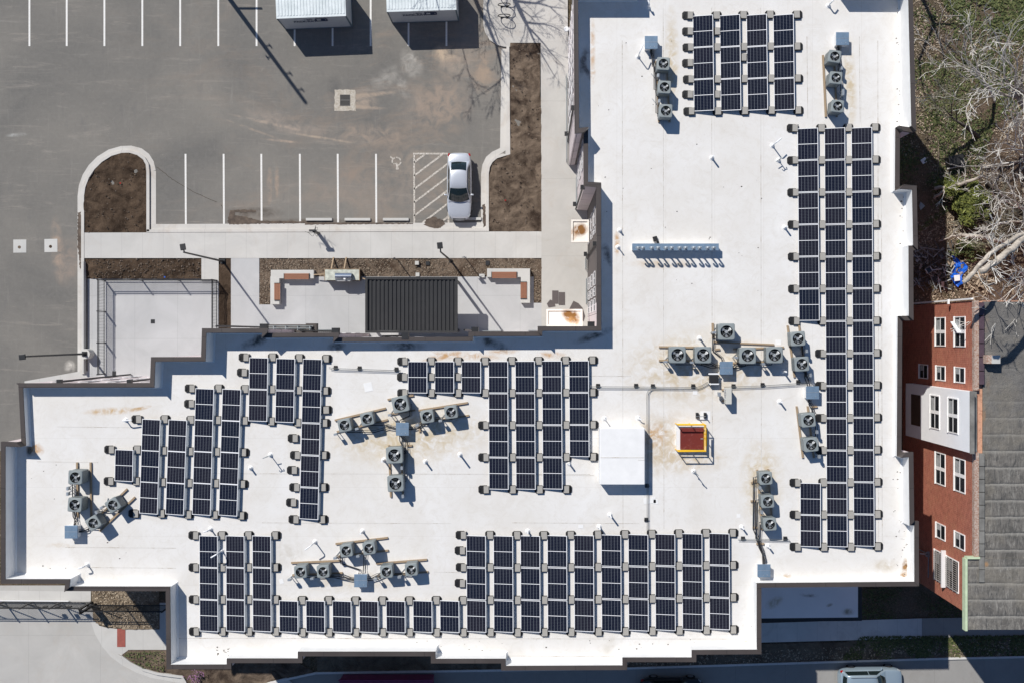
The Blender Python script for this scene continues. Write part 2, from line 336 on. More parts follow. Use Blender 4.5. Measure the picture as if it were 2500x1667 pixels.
# vehicles
t = NT('paint_white'); t.b.inputs['Coat Weight'].default_value = .6; t.fin((.60, .63, .68), .28, .4)
t = NT('paint_blue_grey'); t.b.inputs['Coat Weight'].default_value = .6; t.fin((.36, .46, .54), .3, .4)
t = NT('paint_black'); t.b.inputs['Coat Weight'].default_value = .6; t.fin((.01, .01, .012), .3, .2)
t = NT('car_glass'); t.fin((.012, .02, .022), .06, 0, .7)
t = NT('mud').world(); t.fin(t.mix(t.ramp(t.noise(2.5, 6, .7), .35, .65), (.055, .04, .03), (.14, .105, .08)), .8)
simple('tyre', (.02, .02, .02), .9); simple('rim', (.4, .4, .42), .3, .8)
simple('lens_red', (.35, .01, .01), .2); simple('lens_clear', (.30, .32, .34), .2)
simple('maroon_paint', (.20, .03, .095), .5, var=.15)

# ------------------------------------------------------------------ mesh helpers
class MB:
    def __init__(s): s.v = []; s.f = []; s.uv = None; s.mi = []
    def add(s, vs, fs, M=None, mi=0):
        o = len(s.v)
        s.v += [tuple(M @ Vector(p)) if M else tuple(p) for p in vs]
        s.f += [[i + o for i in f] for f in fs]; s.mi += [mi] * len(fs)
        return s
    def box(s, c, d, rz=0, M=None, mi=0, taper=1.):
        x, y, z = d[0]/2, d[1]/2, d[2]/2; t = taper
        vs = [(-x,-y,-z),(x,-y,-z),(x,y,-z),(-x,y,-z),(-x*t,-y*t,z),(x*t,-y*t,z),(x*t,y*t,z),(-x*t,y*t,z)]
        m = Matrix.Translation(c) @ Matrix.Rotation(rz, 4, 'Z')
        if M: m = M @ m
        return s.add(vs, [(3,2,1,0),(4,5,6,7),(0,1,5,4),(1,2,6,5),(2,3,7,6),(3,0,4,7)], m, mi)
    def bar(s, a, b, w, h=None, mi=0):
        a = Vector(a); b = Vector(b); d = b - a; L = d.length
        if L < 1e-6: return s
        q = d.to_track_quat('X', 'Z').to_matrix().to_4x4()
        return s.box((0,0,0), (L, w, h or w), M=Matrix.Translation((a+b)/2) @ q, mi=mi)
    def prism(s, poly, z0, z1, mi=0, cap=True, bottom=False):
        n = len(poly); A = sum(poly[i][0]*poly[(i+1)%n][1]-poly[(i+1)%n][0]*poly[i][1] for i in range(n))
        if A < 0: poly = poly[::-1]
        vs = [(p[0], p[1], z0) for p in poly] + [(p[0], p[1], z1) for p in poly]
        fs = [(i, (i+1)%n, n+(i+1)%n, n+i) for i in range(n)]
        if cap:
            for tr in tessellate_polygon([[Vector((p[0],p[1],0)) for p in poly]]):
                a,b,c = tr
                if (Vector(poly[b][:2])-Vector(poly[a][:2])).cross(Vector(poly[c][:2])-Vector(poly[a][:2])) < 0: b,c = c,b
                fs.append((n+a, n+b, n+c))
                if bottom: fs.append((c, b, a))
        return s.add(vs, fs, mi=mi)
    def sheet(s, poly, z, mi=0):
        vs = [(p[0], p[1], z) for p in poly]; fs = []
        for a,b,c in tessellate_polygon([[Vector((p[0],p[1],0)) for p in poly]]):
            if (Vector(poly[b][:2])-Vector(poly[a][:2])).cross(Vector(poly[c][:2])-Vector(poly[a][:2])) < 0: b,c = c,b
            fs.append((a,b,c))
        return s.add(vs, fs, mi=mi)
    def tube(s, pts, r, n=8, cap=True, mi=0):
        pts = [Vector(p) for p in pts]; rs = r if isinstance(r, (list, tuple)) else [r]*len(pts)
        o = len(s.v); up = None
        for i, p in enumerate(pts):
            d = (pts[min(i+1, len(pts)-1)] - pts[max(i-1, 0)])
            if d.length < 1e-9: d = Vector((0,0,1))
            d.normalize()
            if up is None: up = Vector((0,0,1)) if abs(d.z) < .9 else Vector((1,0,0))
            a = d.cross(up)
            if a.length < 1e-6: a = d.cross(Vector((.3,.5,.8)))
            a.normalize(); b = a.cross(d); up = b
            for k in range(n):
                an = 2*math.pi*k/n; s.v.append(tuple(p + a*math.cos(an)*rs[i] + b*math.sin(an)*rs[i]))
        for i in range(len(pts)-1):
            for k in range(n):
                k2 = (k+1) % n; s.f.append([o+i*n+k, o+i*n+k2, o+(i+1)*n+k2, o+(i+1)*n+k]); s.mi.append(mi)
        if cap:
            s.f.append([o+k for k in range(n)][::-1]); s.f.append([o+(len(pts)-1)*n+k for k in range(n)]); s.mi += [mi, mi]
        return s
    def cyl(s, c, r, h, n=20, mi=0, r2=None):
        return s.tube([c, (c[0], c[1], c[2]+h)], [r, r2 if r2 is not None else r], n, mi=mi)
    def build(s, name, mat, parent=None, smooth=False, loc=None, uvs=None):
        me = bpy.data.meshes.new(name); me.from_pydata(s.v, [], s.f)
        ms = mat if isinstance(mat, (list, tuple)) else [mat]
        for m in ms: me.materials.append(MAT[m])
        if len(ms) > 1: me.polygons.foreach_set('material_index', s.mi)
        if smooth: me.polygons.foreach_set('use_smooth', [True]*len(me.polygons))
        if uvs:
            l = me.uv_layers.new(name='UVMap')
            for i, q in enumerate(uvs): l.data[i].uv = q
        me.update()
        o = bpy.data.objects.new(name, me); COL.objects.link(o)
        if parent: o.parent = parent
        if loc: o.location = loc
        return o
def bevel(o, w=.02, seg=2):
    m = o.modifiers.new('bevel', 'BEVEL'); m.width = w; m.segments = seg; m.limit_method = 'ANGLE'; return o
def struct(o): o['kind'] = 'structure'; return o
def tag(o, label, cat, group=None, kind=None):
    o['label'] = label; o['category'] = cat
    if group: o['group'] = group
    if kind: o['kind'] = kind
    return o
def thing(name, label, cat, loc=(0,0,0), rz=0, group=None):
    o = bpy.data.objects.new(name, None); COL.objects.link(o); o.location = loc; o.rotation_euler = (0,0,rz)
    o.empty_display_size = .3
    return tag(o, label, cat, group)
def dup(root, loc=None, rz=None, label=None):
    r = root.copy(); COL.objects.link(r)
    if loc is not None: r.location = loc
    if rz is not None: r.rotation_euler = (0,0,rz)
    if label: r['label'] = label
    for ch in [c for c in list(root.children)]:
        c = ch.copy(); COL.objects.link(c); c.parent = r
        for g in ch.children:
            d = g.copy(); COL.objects.link(d); d.parent = c
    return r
def pp(pts, z=0): return [P(u, v, z) for u, v in pts]
def rect(u0, v0, u1, v1): return [(u0,v0),(u1,v0),(u1,v1),(u0,v1)]
ORD = ['zeroth','first','second','third','fourth','fifth','sixth','seventh','eighth','ninth','tenth','eleventh','twelfth','thirteenth','fourteenth','fifteenth','sixteenth']
def offset_poly(poly, d):
    """inset a polygon given in world xy by d (positive = inwards)"""
    n = len(poly); A = sum(poly[i].x*poly[(i+1)%n].y-poly[(i+1)%n].x*poly[i].y for i in range(n))
    sg = 1 if A > 0 else -1; out = []
    for i in range(n):
        p0, p1, p2 = poly[i-1], poly[i], poly[(i+1)%n]
        d1 = (p1-p0); d1.z = 0; d1.normalize(); d2 = (p2-p1); d2.z = 0; d2.normalize()
        n1 = Vector((-d1.y, d1.x, 0))*sg; n2 = Vector((-d2.y, d2.x, 0))*sg
        b = n1 + n2; k = b.dot(n1)
        out.append(p1 + b*(d/k) if abs(k) > .05 else p1 + n1*d)
    return out
def inside(x, y, poly):
    r = False; n = len(poly)
    for i in range(n):
        a = poly[i]; b = poly[i-1]
        if (a.y > y) != (b.y > y) and x < (b.x-a.x)*(y-a.y)/(b.y-a.y)+a.x: r = not r
    return r

# ------------------------------------------------------------------ ground and paving
def sheet(name, px, z, mat, zz=0):
    return struct(MB().sheet(pp(px, zz), z).build(name, mat))
struct(MB().sheet([(-160,-120),(160,-120),(160,120),(-160,120)], -.02).build('ground', 'yard_soil'))
sheet('parking_lot', [(-900,-700),(1378,-700),(1378,200),(1244,440),(1190,566),(200,566),(200,912),(200,1100),(-900,1100)], .0, 'asphalt')
KL = []  # kerb helper
def strip(name, px, w, z0, z1, mat='concrete_kerb', close=False, label=None):
    """a strip of width w px following a polyline (px = its centre line)"""
    pts = [P(u, v, 0) for u, v in px]; L = []; Rr = []; w = S(w)
    for i, p in enumerate(pts):
        d = pts[min(i+1, len(pts)-1)] - pts[max(i-1, 0)]; d.normalize(); n = Vector((-d.y, d.x, 0))
        if 0 < i < len(pts)-1:
            d1 = (p-pts[i-1]).normalized(); c = max(.6, n.dot(Vector((-d1.y, d1.x, 0))))
        else: c = 1
        L.append(p + n*w/2/c); Rr.append(p - n*w/2/c)
    m = MB(); n = len(pts)
    vs = [(*q.xy, z1) for q in L] + [(*q.xy, z1) for q in Rr] + [(*q.xy, z0) for q in L] + [(*q.xy, z0) for q in Rr]
    fs = []
    for i in range(n-1):
        fs += [(i, n+i, n+i+1, i+1), (i, i+1, 2*n+i+1, 2*n+i), (n+i+1, n+i, 3*n+i, 3*n+i+1)]
    fs += [(0, 2*n, 3*n, n), (n-1, 2*n-1, 4*n-1, 3*n-1)]
    m.add(vs, fs)
    return struct(m.build(name, mat))
def arc(cx, cy, rx, ry, a0, a1, n=12):
    return [(cx + rx*math.cos(R(a0+(a1-a0)*i/n)), cy + ry*math.sin(R(a0+(a1-a0)*i/n))) for i in range(n+1)]
# sidewalks
sheet('sidewalk', [(207,569),(1322,566),(1322,631),(207,631)], .12, 'concrete_walk')
struct(MB().prism(pp([(1320,104),(1386,104),(1386,-700),(1180,-700),(1180,60),(1184,80),(1196,100),(1215,112),(1232,116),(1246,116),(1246,106.5),(1320,106.5)]), -.02, .116).build('upper_sidewalk', 'concrete_path'))
struct(MB().sheet(pp([(1320,104),(1460,104),(1460,830),(1322,830),(1322,631),(1322,566)]), .112).build('garden_path', 'concrete_path'))
# patio and pads
struct(MB().sheet(pp([(565,631),(634,631),(634,744),(661,744),(661,676),(1303,676),(1303,740),(1323,740),(1323,850),(565,850)]), .108).build('patio', 'concrete_patio'))
struct(MB().sheet(pp([(493,631),(535,631),(535,690),(493,690)]), .104).build('link_path', 'concrete_walk'))
struct(MB().sheet(pp([(214,681),(536,681),(536,960),(214,960)]), .02).build('dog_run_slab', 'concrete_patio'))
struct(MB().sheet(pp([(200,905),(214,905),(214,990),(60,990),(60,930)]), .016).build('corner_apron', 'concrete_walk'))
# kerbs
isl = [(196,912),(196,480),(199,455),(208,430),(222,408),(242,388),(268,372),(296,364),(320,363),(343,369),(359,381),(369,397),(374,418)]
strip('kerb_gutter', isl, 13, -.02, .012)
isl2 = [(204,912),(204,480),(207,458),(216,434),(230,413),(249,394),(273,379),(299,371.5),(318,371),(338,377),(353,388),(361,402),(363,420),(363,566)]
strip('kerb', isl2, 7, -.02, .15)
strip('kerb_gutter', [(374.5,418),(374.5,548)], 13, -.02, .0155)
strip('kerb_gutter', [(369,555),(1186,551)], 14, -.02, .016)
strip('kerb', [(360,565),(1194,562)], 7, -.02, .15)
kr = [(1190,562),(1190,425),(1193,408),(1200,395),(1212,385),(1228,380),(1240,378),(1240,116)]
strip('kerb', kr, 7, -.02, .152)
strip('kerb_gutter', [(1181,556),(1181,425),(1184,405),(1192,388),(1205,377),(1222,369),(1231,362),(1231,120)], 13, -.02, .014)
# bottom-left driveway
struct(MB().sheet(pp([(-900,1428),(222,1428),(222,1468),(236,1520),(248,1550),(266,1580),(292,1606),(326,1627),(366,1646),(420,1656),(462,1666),(470,1900),(-900,1900)]), .006).build('driveway', 'concrete_drive'))
struct(MB().sheet(pp([(-300,1437),(222,1443),(222,1466),(-300,1466)]), .012).build('gate_apron', 'concrete_walk'))
gut = [(230,1515),(240,1545),(256,1572),(276,1596),(303,1616),(336,1633),(372,1646),(410,1653),(452,1660)]
strip('driveway_gutter', gut, 16, -.01, .014, 'concrete_walk')
strip('driveway_kerb', [(296,1599),(320,1617),(350,1632),(385,1642),(420,1647),(446,1650),(453,1662),(462,1700)], 6, -.02, .15, 'concrete_walk')
struct(MB().sheet(pp([(232,1523),(260,1531),(286,1534),(390,1535),(390,1470),(440,1470),(440,1585),(314,1585),(296,1599),(283,1592),(262,1572),(246,1548)]), .018).build('ramp_walk', 'concrete_walk'))
tag(MB().box(P(296,1556,.03), (S(20),S(44),.02)).build('tactile_pad', 'tactile_red'), 'red tactile paving pad at the sidewalk ramp by the driveway', 'tactile pad')
# street side
struct(MB().sheet(pp([(640,1669),(775,1643),(1240,1635),(1530,1631),(2270,1608),(2700,1599),(2700,2100),(560,2100)]), .0).build('street', 'street_paving'))
strip('street_kerb', [(655,1666),(772,1641),(1240,1634),(1530,1629.5),(2270,1606.5),(2700,1597)], 5, -.02, .12, 'concrete_slab')
struct(MB().sheet(pp([(1700,1524),(2250,1508),(2250,1557),(1700,1571)]), .05).build('street_sidewalk', 'concrete_slab'))
struct(MB().sheet(pp([(2250,1508),(2700,1500),(2700,1545),(2250,1556)]), .04).build('old_sidewalk', 'concrete_old'))
struct(MB().prism(pp([(560,1700),(586,1686),(640,1667),(700,1652),(716,1667),(700,1720)]), -.02, .10).build('street_ramp', 'concrete_walk'))

# soil beds with real lumps
def bed(name, px, z, mat, amp=.07, sz=.09, sc=1.6):
    poly = [P(u, v, 0) for u, v in px]
    x0 = min(p.x for p in poly); x1 = max(p.x for p in poly); y0 = min(p.y for p in poly); y1 = max(p.y for p in poly)
    nx = int((x1-x0)/sz)+1; ny = int((y1-y0)/sz)+1; m = MB(); idx = {}
    def vid(i, j):
        if (i, j) not in idx:
            x = min(x0+i*sz, x1); y = min(y0+j*sz, y1)
            h = noise.fractal((x*sc, y*sc, 3.1), .9, 2.1, 5)*amp + noise.fractal((x*.5, y*.5, 7.), .9, 2.1, 2)*amp*.6
            idx[(i, j)] = len(m.v); m.v.append((x, y, z + amp*.5 + h))
        return idx[(i, j)]
    for i in range(nx):
        for j in range(ny):
            if inside(x0+(i+.5)*sz, y0+(j+.5)*sz, poly): m.f.append([vid(i,j), vid(i+1,j), vid(i+1,j+1), vid(i,j+1)]); m.mi.append(0)
    return struct(m.build(name, mat, smooth=True))
BI = [(207,568),(207,482),(210,460),(219,436),(233,416),(252,398),(275,383),(300,375),(318,375),(336,380),(350,391),(357,404),(359,420),(359,568)]
bed('island_soil', BI, .05, 'dark_soil', .10)
bed('planting_soil', rect(210,631,493,681), .04, 'dark_soil', .08)
bed('planting_soil', [(552,631),(565,631),(565,850),(535,850),(535,647),(552,647)], .04, 'dark_soil', .05)
BM = [(634,631),(1323,631),(1323,740),(1303,740),(1303,676),(661,676),(661,744),(634,744)]
bed('mulch_bed', BM, .03, 'mulch_soil', .06)
BR = [(1246,107),(1318,107),(1322,380),(1322,566),(1194,566),(1194,425),(1197,410),(1204,399),(1215,390),(1230,384),(1244,380)]
bed('side_bed', BR, .04, 'brown_soil', .11)
bed('gate_bed', [(222,1400),(389,1400),(389,1535),(300,1534),(262,1528),(240,1522),(228,1512)], .02, 'pale_soil', .07)
bed('corner_bed', [(298,1598),(316,1586),(440,1586),(560,1600),(700,1600),(772,1641),(655,1663),(640,1700),(466,1700),(455,1655),(446,1647),(385,1640),(350,1630),(322,1615)], .03, 'brown_soil', .07)
bed('verge_soil', [(772,1580),(1700,1574),(2250,1560),(2700,1548),(2700,1594),(2270,1604),(1530,1627),(1240,1632),(775,1639)], .02, 'verge_soil', .06)
def scatter(name, px, n, mat, size, zb, label, cat, flat=True, up=.02, seed=1, dens=None):
    rnd = random.Random(seed); poly = [P(u, v, 0) for u, v in px]
    x0 = min(p.x for p in poly); x1 = max(p.x for p in poly); y0 = min(p.y for p in poly); y1 = max(p.y for p in poly)
    m = MB(); k = 0; tries = 0
    while k < n and tries < n*30:
        tries += 1
        x = rnd.uniform(x0, x1); y = rnd.uniform(y0, y1)
        if not inside(x, y, poly): continue
        if dens and noise.fractal((x*.35, y*.35, dens), .9, 2.1, 3) < rnd.uniform(-.35, .35): continue
        k += 1; s = size*rnd.uniform(.5, 1.5)
        M = Matrix.Translation((x, y, zb + rnd.uniform(0, up))) @ Matrix.Rotation(rnd.uniform(0, 6.3), 4, 'Z') @ Matrix.Rotation(rnd.uniform(-.6, .6), 4, 'X')
        if flat: m.add([(-s,-s*.45,0),(s,-s*.45,0),(s*.9,s*.45,s*.2),(-s*.8,s*.45,0)], [(0,1,2,3)], M)
        else: m.add([(-s,-s,0),(s,-s*.8,0),(s*.9,s,0),(-s*.7,s,0),(0,0,s*1.1)], [(0,1,4),(1,2,4),(2,3,4),(3,0,4)], M)
    o = m.build(name, mat); tag(o, label, cat, kind='stuff'); return o
scatter('soil_clods', BI, 130, 'clod_dark', .035, .1, 'dark clods and stones on the kerbed island soil', 'soil', False, .08, 2)
scatter('soil_clods', rect(212,633,491,679), 380, 'clod_dark', .04, .08, 'dark clods in the bed above the fenced dog run', 'soil', False, .05, 3)
scatter('mulch_chips', BM, 4500, 'chip_wood', .045, .055, 'brown wood chip mulch along the patio edge', 'mulch', True, .05, 4)
scatter('soil_clods', BR, 160, 'clod_dark', .04, .1, 'clods on the long bare bed beside the building path', 'soil', False, .08, 5)
scatter('dry_chips', [(224,1440),(388,1440),(388,1533),(262,1528),(240,1515)], 1300, 'litter_leaf', .05, .07, 'dry chips on the soil behind the lower left fence', 'mulch', True, .05, 6)
scatter('weeds', [(300,1598),(316,1588),(404,1588),(404,1640),(350,1628)], 240, 'grass_leaf', .05, .1, 'green weeds in the small bed by the driveway kerb', 'weeds', True, .08, 7)
YARD = [(2195,-120),(2640,-120),(2640,742),(2195,742)]
scatter('leaf_litter', YARD, 20000, 'litter_leaf', .05, .0, 'dry leaf litter over the yard under the bare trees', 'leaves', True, .06, 8, 1.)
scatter('yard_grass', [(2195,-120),(2640,-120),(2640,230),(2430,300),(2370,480),(2195,600)], 14000, 'grass_leaf', .065, .0, 'patchy green grass among the dry leaves of the yard', 'grass', True, .1, 9, 4.)
scatter('yard_grass', [(2230,-120),(2640,-120),(2640,110),(2330,60)], 7000, 'grass_leaf', .08, .0, 'denser grass at the top of the yard', 'grass', True, .15, 10, 9.)
scatter('verge_grass', [(2100,1552),(2640,1548),(2640,1594),(2270,1603),(2050,1611)], 5000, 'grass_leaf', .06, .05, 'thin grass on the verge by the street', 'grass', True, .08, 11, 2.)
scatter('verge_litter', [(1530,1600),(2640,1552),(2640,1594),(2270,1603),(1530,1625)], 2500, 'litter_leaf', .05, .05, 'dry litter along the shaded verge', 'leaves', True, .05, 12)
scatter('side_grass', [(2105,1440),(2360,1410),(2360,1506),(2105,1510)], 900, 'grass_leaf', .05, .0, 'shaded grass between the two buildings', 'grass', True, .08, 13, 3.)

# painted markings
m = MB()
def line_px(m, a, b, w=4.4, z=.008):
    A = P(*a); B = P(*b); d = (B-A).normalized(); n = Vector((-d.y, d.x, 0))*S(w)/2
    m.add([(*(A-n).xy, z), (*(B-n).xy, z), (*(B+n).xy, z), (*(A+n).xy, z)], [(0,1,2,3)])
for u in (-20, 72, 163, 255, 347.6, 440, 533, 626.5, 719.4, 812, 905, 997.5, 1090): line_px(m, (u, -120), (u, 113.5))
for u in (453, 546, 638, 732, 824.5, 918): line_px(m, (u, 376.5), (u+.8, 547.5))
struct(m.build('parking_markings', 'marking_paint'))
m = MB()
line_px(m, (1011, 376), (1011.5, 547), 4.2); line_px(m, (1094.5, 380), (1095, 547), 4.2); line_px(m, (1009, 376), (1094, 376), 4.2, .012)
for k in range(7):
    v = 430 + k*32.5 - 32.5; x0, y0 = 1011, v + 0; x1 = 1093; y1 = y0 - 62
    if y1 < 377: x1 = 1011 + (y0-377)*82/62; y1 = 377
    if y0 > 545: x0 = 1011 + (y0-545)*82/62; y0 = 545
    if x1 > x0: line_px(m, (x0, y0), (x1, y1), 4.2)
A = [P(*q) for q in arc(968, 395, 10.5, 10, -200, 75, 16)]
for i in range(16):
    if i in (5, 11): continue
    a = A[i]; b = A[i+1]; d = (b-a).normalized(); n = Vector((-d.y, d.x, 0))*.05
    m.add([(*(a-n).xy,.008),(*(b-n).xy,.008),(*(b+n).xy,.008),(*(a+n).xy,.008)], [(0,1,2,3)])
line_px(m, (953, 383), (960, 389), 3.4, .011); line_px(m, (969, 400), (970, 411), 5, .01); line_px(m, (960, 401), (969, 400), 3, .012)
m.sheet([P(*q) for q in arc(970, 412, 3.6, 3.6, 0, 330, 11)], .013)
struct(m.build('hatch_markings', 'worn_paint'))

def mud(px, z, lab, seed, jit=2.2):
    rnd = random.Random(seed); pts = []
    for i in range(len(px)):
        a = Vector(px[i]); b = Vector(px[(i+1) % len(px)]); n = max(2, int((b-a).length/3.5))
        for k in range(n): q = a.lerp(b, k/n); pts.append((q.x+rnd.uniform(-jit, jit), q.y+rnd.uniform(-jit, jit)*.6))
    o = MB().sheet(pp(pts), z).build('mud_patch', 'mud'); return struct(o)
def crack(px, w, seed):
    rnd = random.Random(seed); pts = []
    for a, b in zip(px, px[1:]):
        for k in range(10): f = k/10; pts.append((a[0]+(b[0]-a[0])*f+rnd.uniform(-.9,.9), a[1]+(b[1]-a[1])*f+rnd.uniform(-.9,.9)))
    strip('asphalt_crack', pts, w, .001, .0055, 'chip_dark')
crack([(382,408),(420,438),(470,468),(535,497)], 1.0, 1); crack([(540,500),(548,520)], 1.0, 2)
crack([(1260,330),(1300,326)], .1, 3)
mud([(1040,536),(1060,530),(1084,540),(1088,548),(1078,556),(1064,560),(1052,556),(1036,550)], .0225, '', 1)
mud([(560,515),(590,512),(624,514),(624,518),(572,519),(572,526),(600,530),(640,540),(740,541),(745,546),(640,547),(560,549),(556,540)], .0215, '', 2, 1.6)
mud([(745,544),(1008,545),(1008,547.5),(745,549)], .0235, '', 4, 1.4)
mud([(190,520),(198,518),(200,600),(196,660),(190,600)], .0225, '', 3, 1.5)
mud([(1178,500),(1184,498),(1188,550),(1180,556)], .0225, '', 5, 1.2)

# ------------------------------------------------------------------ main building
O = [(1400,-28),(1549,-28),(1549,-260),(2070,-260),(2070,-45),(2228,-45),(2234,323),(2201.6,323),(2201.6,453.4),(2238,453.4),(2239.5,611),(2228,611),
     (2228,782.7),(2206,782.7),(2206,1102.6),(2230,1102.6),(2230,1271.3),(2243.4,1271.3),(2243.4,1430.3),(1858,1434.5),(1859.6,1595),(1700,1597),(1700,1615.2),
     (1531,1615.2),(1531,1634.5),(1223.4,1636),(1223.4,1618.4),(1051.9,1618.4),(1051.9,1601),(738,1601),(738,1617.6),(564.4,1617.6),(564.4,1632.3),(405.6,1632.3),
     (405.6,1443),(159,1443),(159,1424),(2,1424),(2,1077.4),(45,1077.4),(42,934.5),(368.5,934.5),(368.5,871),(493,871),(493,801.5),(653.5,801.5),
     (653.5,813),(826.5,811.5),(826.5,823.5),(1143.6,822),(1143.6,809.8),(1312.5,809.5),(1312.5,796.5),(1457,796.5),(1456.5,457),(1425.5,457),(1425.5,326),(1403,326)]
EH = {(1400,-28):1.3, (1549,-28):1.3, (1549,-260):1.3, (2070,-260):1.3, (2070,-45):1.36, (2228,-45):1.36, (2234,323):1.0, (2201.6,323):.42, (2201.6,453.4):1.1, (2239.5,611):.9,
      (2228,782.7):.8, (2206,782.7):.40, (2206,1102.6):1.05, (2230,1102.6):1.05, (2230,1271.3):.8, (2243.4,1271.3):.8, (2243.4,1430.3):.75, (1858,1434.5):.95,
      (405.6,1632.3):1.02, (405.6,1443):.86, (159,1443):1.1, (45,1077.4):.5, (42,934.5):.72, (368.5,934.5):1.03, (368.5,871):1.03, (493,871):1.34, (493,801.5):1.34, (653.5,801.5):1.34,
      (653.5,813):1.0, (826.5,811.5):1.0, (826.5,823.5):.70, (1143.6,822):1.03, (1143.6,809.8):1.03, (1312.5,809.5):1.33, (1312.5,796.5):1.33, (1457,796.5):1.30, (1456.5,457):1.30, (1425.5,457):.66, (1425.5,326):1.3, (1403,326):1.3}
EZ = [ZR + EH.get(q, 1.1) for q in O]          # parapet height of the edge that starts at each corner
WO = [P(u, v, (EZ[i]+EZ[i-1])/2) for i, (u, v) in enumerate(O)]
bld = thing('apartment_building', 'large L-shaped apartment building with white flat roof and stepped brown parapet', 'building', P(1500,1000,0))
def bpart(mb, name, mat, **k):
    o = mb.build(name, mat, **k); o.parent = bld; o.location = -Vector(bld.location); return o
CW = .27
WI = offset_poly(WO, CW)
def skirt(m, A, z0, z1):
    n = len(A); o = len(m.v)
    for i in range(n):
        a, b = A[i], A[(i+1) % n]; lo = z0[i] if isinstance(z0, list) else z0; hi = z1[i] if isinstance(z1, list) else z1
        o = len(m.v); m.v += [(a.x, a.y, lo), (b.x, b.y, lo), (b.x, b.y, hi), (a.x, a.y, hi)]; m.f.append([o, o+1, o+2, o+3]); m.mi.append(0)
n = len(WO); m = MB()
for i in range(n):
    j = (i+1) % n; z = EZ[i]; a, b, c, d = WO[i], WO[j], WI[j], WI[i]
    o = len(m.v); m.v += [(a.x,a.y,z),(b.x,b.y,z),(c.x,c.y,z),(d.x,d.y,z)]; m.f.append([o,o+1,o+2,o+3]); m.mi.append(0)
    zp = EZ[i-1]
    if abs(zp-z) > .01:   # end face of the taller run
        o = len(m.v); lo, hi = min(z, zp), max(z, zp); m.v += [(a.x,a.y,lo-.2),(d.x,d.y,lo-.2),(d.x,d.y,hi),(a.x,a.y,hi)]; m.f.append([o,o+1,o+2,o+3]); m.mi.append(0)
skirt(m, WO, [z-.20 for z in EZ], EZ); skirt(m, WI, [z-.07 for z in EZ], EZ); bpart(m, 'parapet_cap', 'parapet_cap')
WL = offset_poly(WO, CW+.015)
m = MB(); skirt(m, WL, ZR-.02, [z-.02 for z in EZ]); bpart(m, 'parapet_lining', 'parapet_lining')
# cant strip where membrane turns up
m = MB(); A = offset_poly(WO, CW+.02); B = offset_poly(WO, CW+.11); n = len(A); m.v += [(*p.xy, ZR+.09) for p in A] + [(*p.xy, ZR+.004) for p in B]
for i in range(n): j = (i+1) % n; m.f.append([i, j, n+j, n+i]); m.mi.append(0)
bpart(m, 'cant_strip', 'parapet_lining')
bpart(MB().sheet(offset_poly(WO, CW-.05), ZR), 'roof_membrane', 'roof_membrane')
WW = offset_poly(WO, .06)
m = MB(); skirt(m, WW, -.05, [z-.05 for z in EZ]); bpart(m, 'wall', 'wall_panel')
m = MB()
def seam(a, b, w=.035, z=ZR+.004):
    A = P(*a, ZR); B = P(*b, ZR); d = (B-A).normalized(); n = Vector((-d.y, d.x, 0))*w/2
    m.add([(*(A-n).xy, z), (*(B-n).xy, z), (*(B+n).xy, z), (*(A+n).xy, z)], [(0,1,2,3)])
for u, v0, v1 in ((1519,100,1290),(1619,20,1290),(1737,20,1060),(1857,20,1290),(2098,90,300),(2143,100,1330),(2152,470,1330),(1970,90,290)): seam((u, v0), (u+2, v1))
for v, a, b in ((1155,520,1440),(1275,640,1100),(1395,1060,1130),(1041,140,330),(1335,160,430),(1384,190,430),(1557,430,1850),(1600,1230,1500),(1126,90,240),(916,1300,1540),(1158,1250,1450),(1275,1250,1560)): seam((a, v), (b, v+2), .03, ZR+.007)
bpart(m, 'roof_seam', 'seam_dirt')
# walls facing the courtyard: windows
def wall_window(face, a, b, z0, z1, fixed, mull=1):
    """face 'W': wall plane x=fixed looking -x, a..b are y;  face 'N': plane y=fixed looking +y, a..b are x"""
    d = .03
    fr = MB(); gl = MB(); cx = (a+b)/2; w = abs(b-a); cz = (z0+z1)/2; h = z1-z0
    def bx(mb, off, along, zc, la, lz, th):
        if face == 'W': mb.box((fixed-off, along, zc), (th, la, lz))
        else: mb.box((along, fixed+off, zc), (la, th, lz))
    for s_ in (-1, 1): bx(fr, .03, cx+s_*(w/2), cz, .06, h+.05, .03)
    bx(fr, .03, cx, z1, w-.062, .06, .03); bx(fr, .033, cx, z0, w-.062, .06, .05)
    for k in range(mull): bx(fr, .027, cx-w/2+w*(k+1)/(mull+1), cz, .05, h-.07, .022)
    bx(gl, .008, cx, cz, w-.09, h-.09, .02)
    f = bpart(fr, 'window', 'window_trim'); g = gl.build('pane', 'pane_dull'); g.parent = f; return f
def wx(u, z=ZP): return P(u, 0, z).x + .06
def wy(v, z=ZP): return P(0, v, z).y - .06
X1, X2, X3 = wx(1456.8), wx(1425.5), wx(1401)
for v0, v1 in ((520,560),(566,580),(670,700),(706,726),(733,762)):
    for z0 in (1.2, 4.4, 7.4):
        y0 = P(0, v1, 6).y; y1 = P(0, v0, 6).y; wall_window('W', y0, y1, z0, z0+1.6, X1)
for v0, v1 in ((345,380),(392,430)):
    for z0 in (1.2, 4.4, 7.4): wall_window('W', P(0, v1, 6).y, P(0, v0, 6).y, z0, z0+1.6, X2)
for k in range(6):
    for z0 in (1.2, 4.4, 7.4): wall_window('W', P(0, 62+k*46, 6).y, P(0, 30+k*46, 6).y, z0, z0+1.7, X3)
for u in (95, 165, 235, 320):
    for z0 in (1.2, 4.4, 7.4): wall_window('N', P(u-12, 0, ZP).x, P(u+12, 0, ZP).x, z0, z0+1.7, wy(934.5))
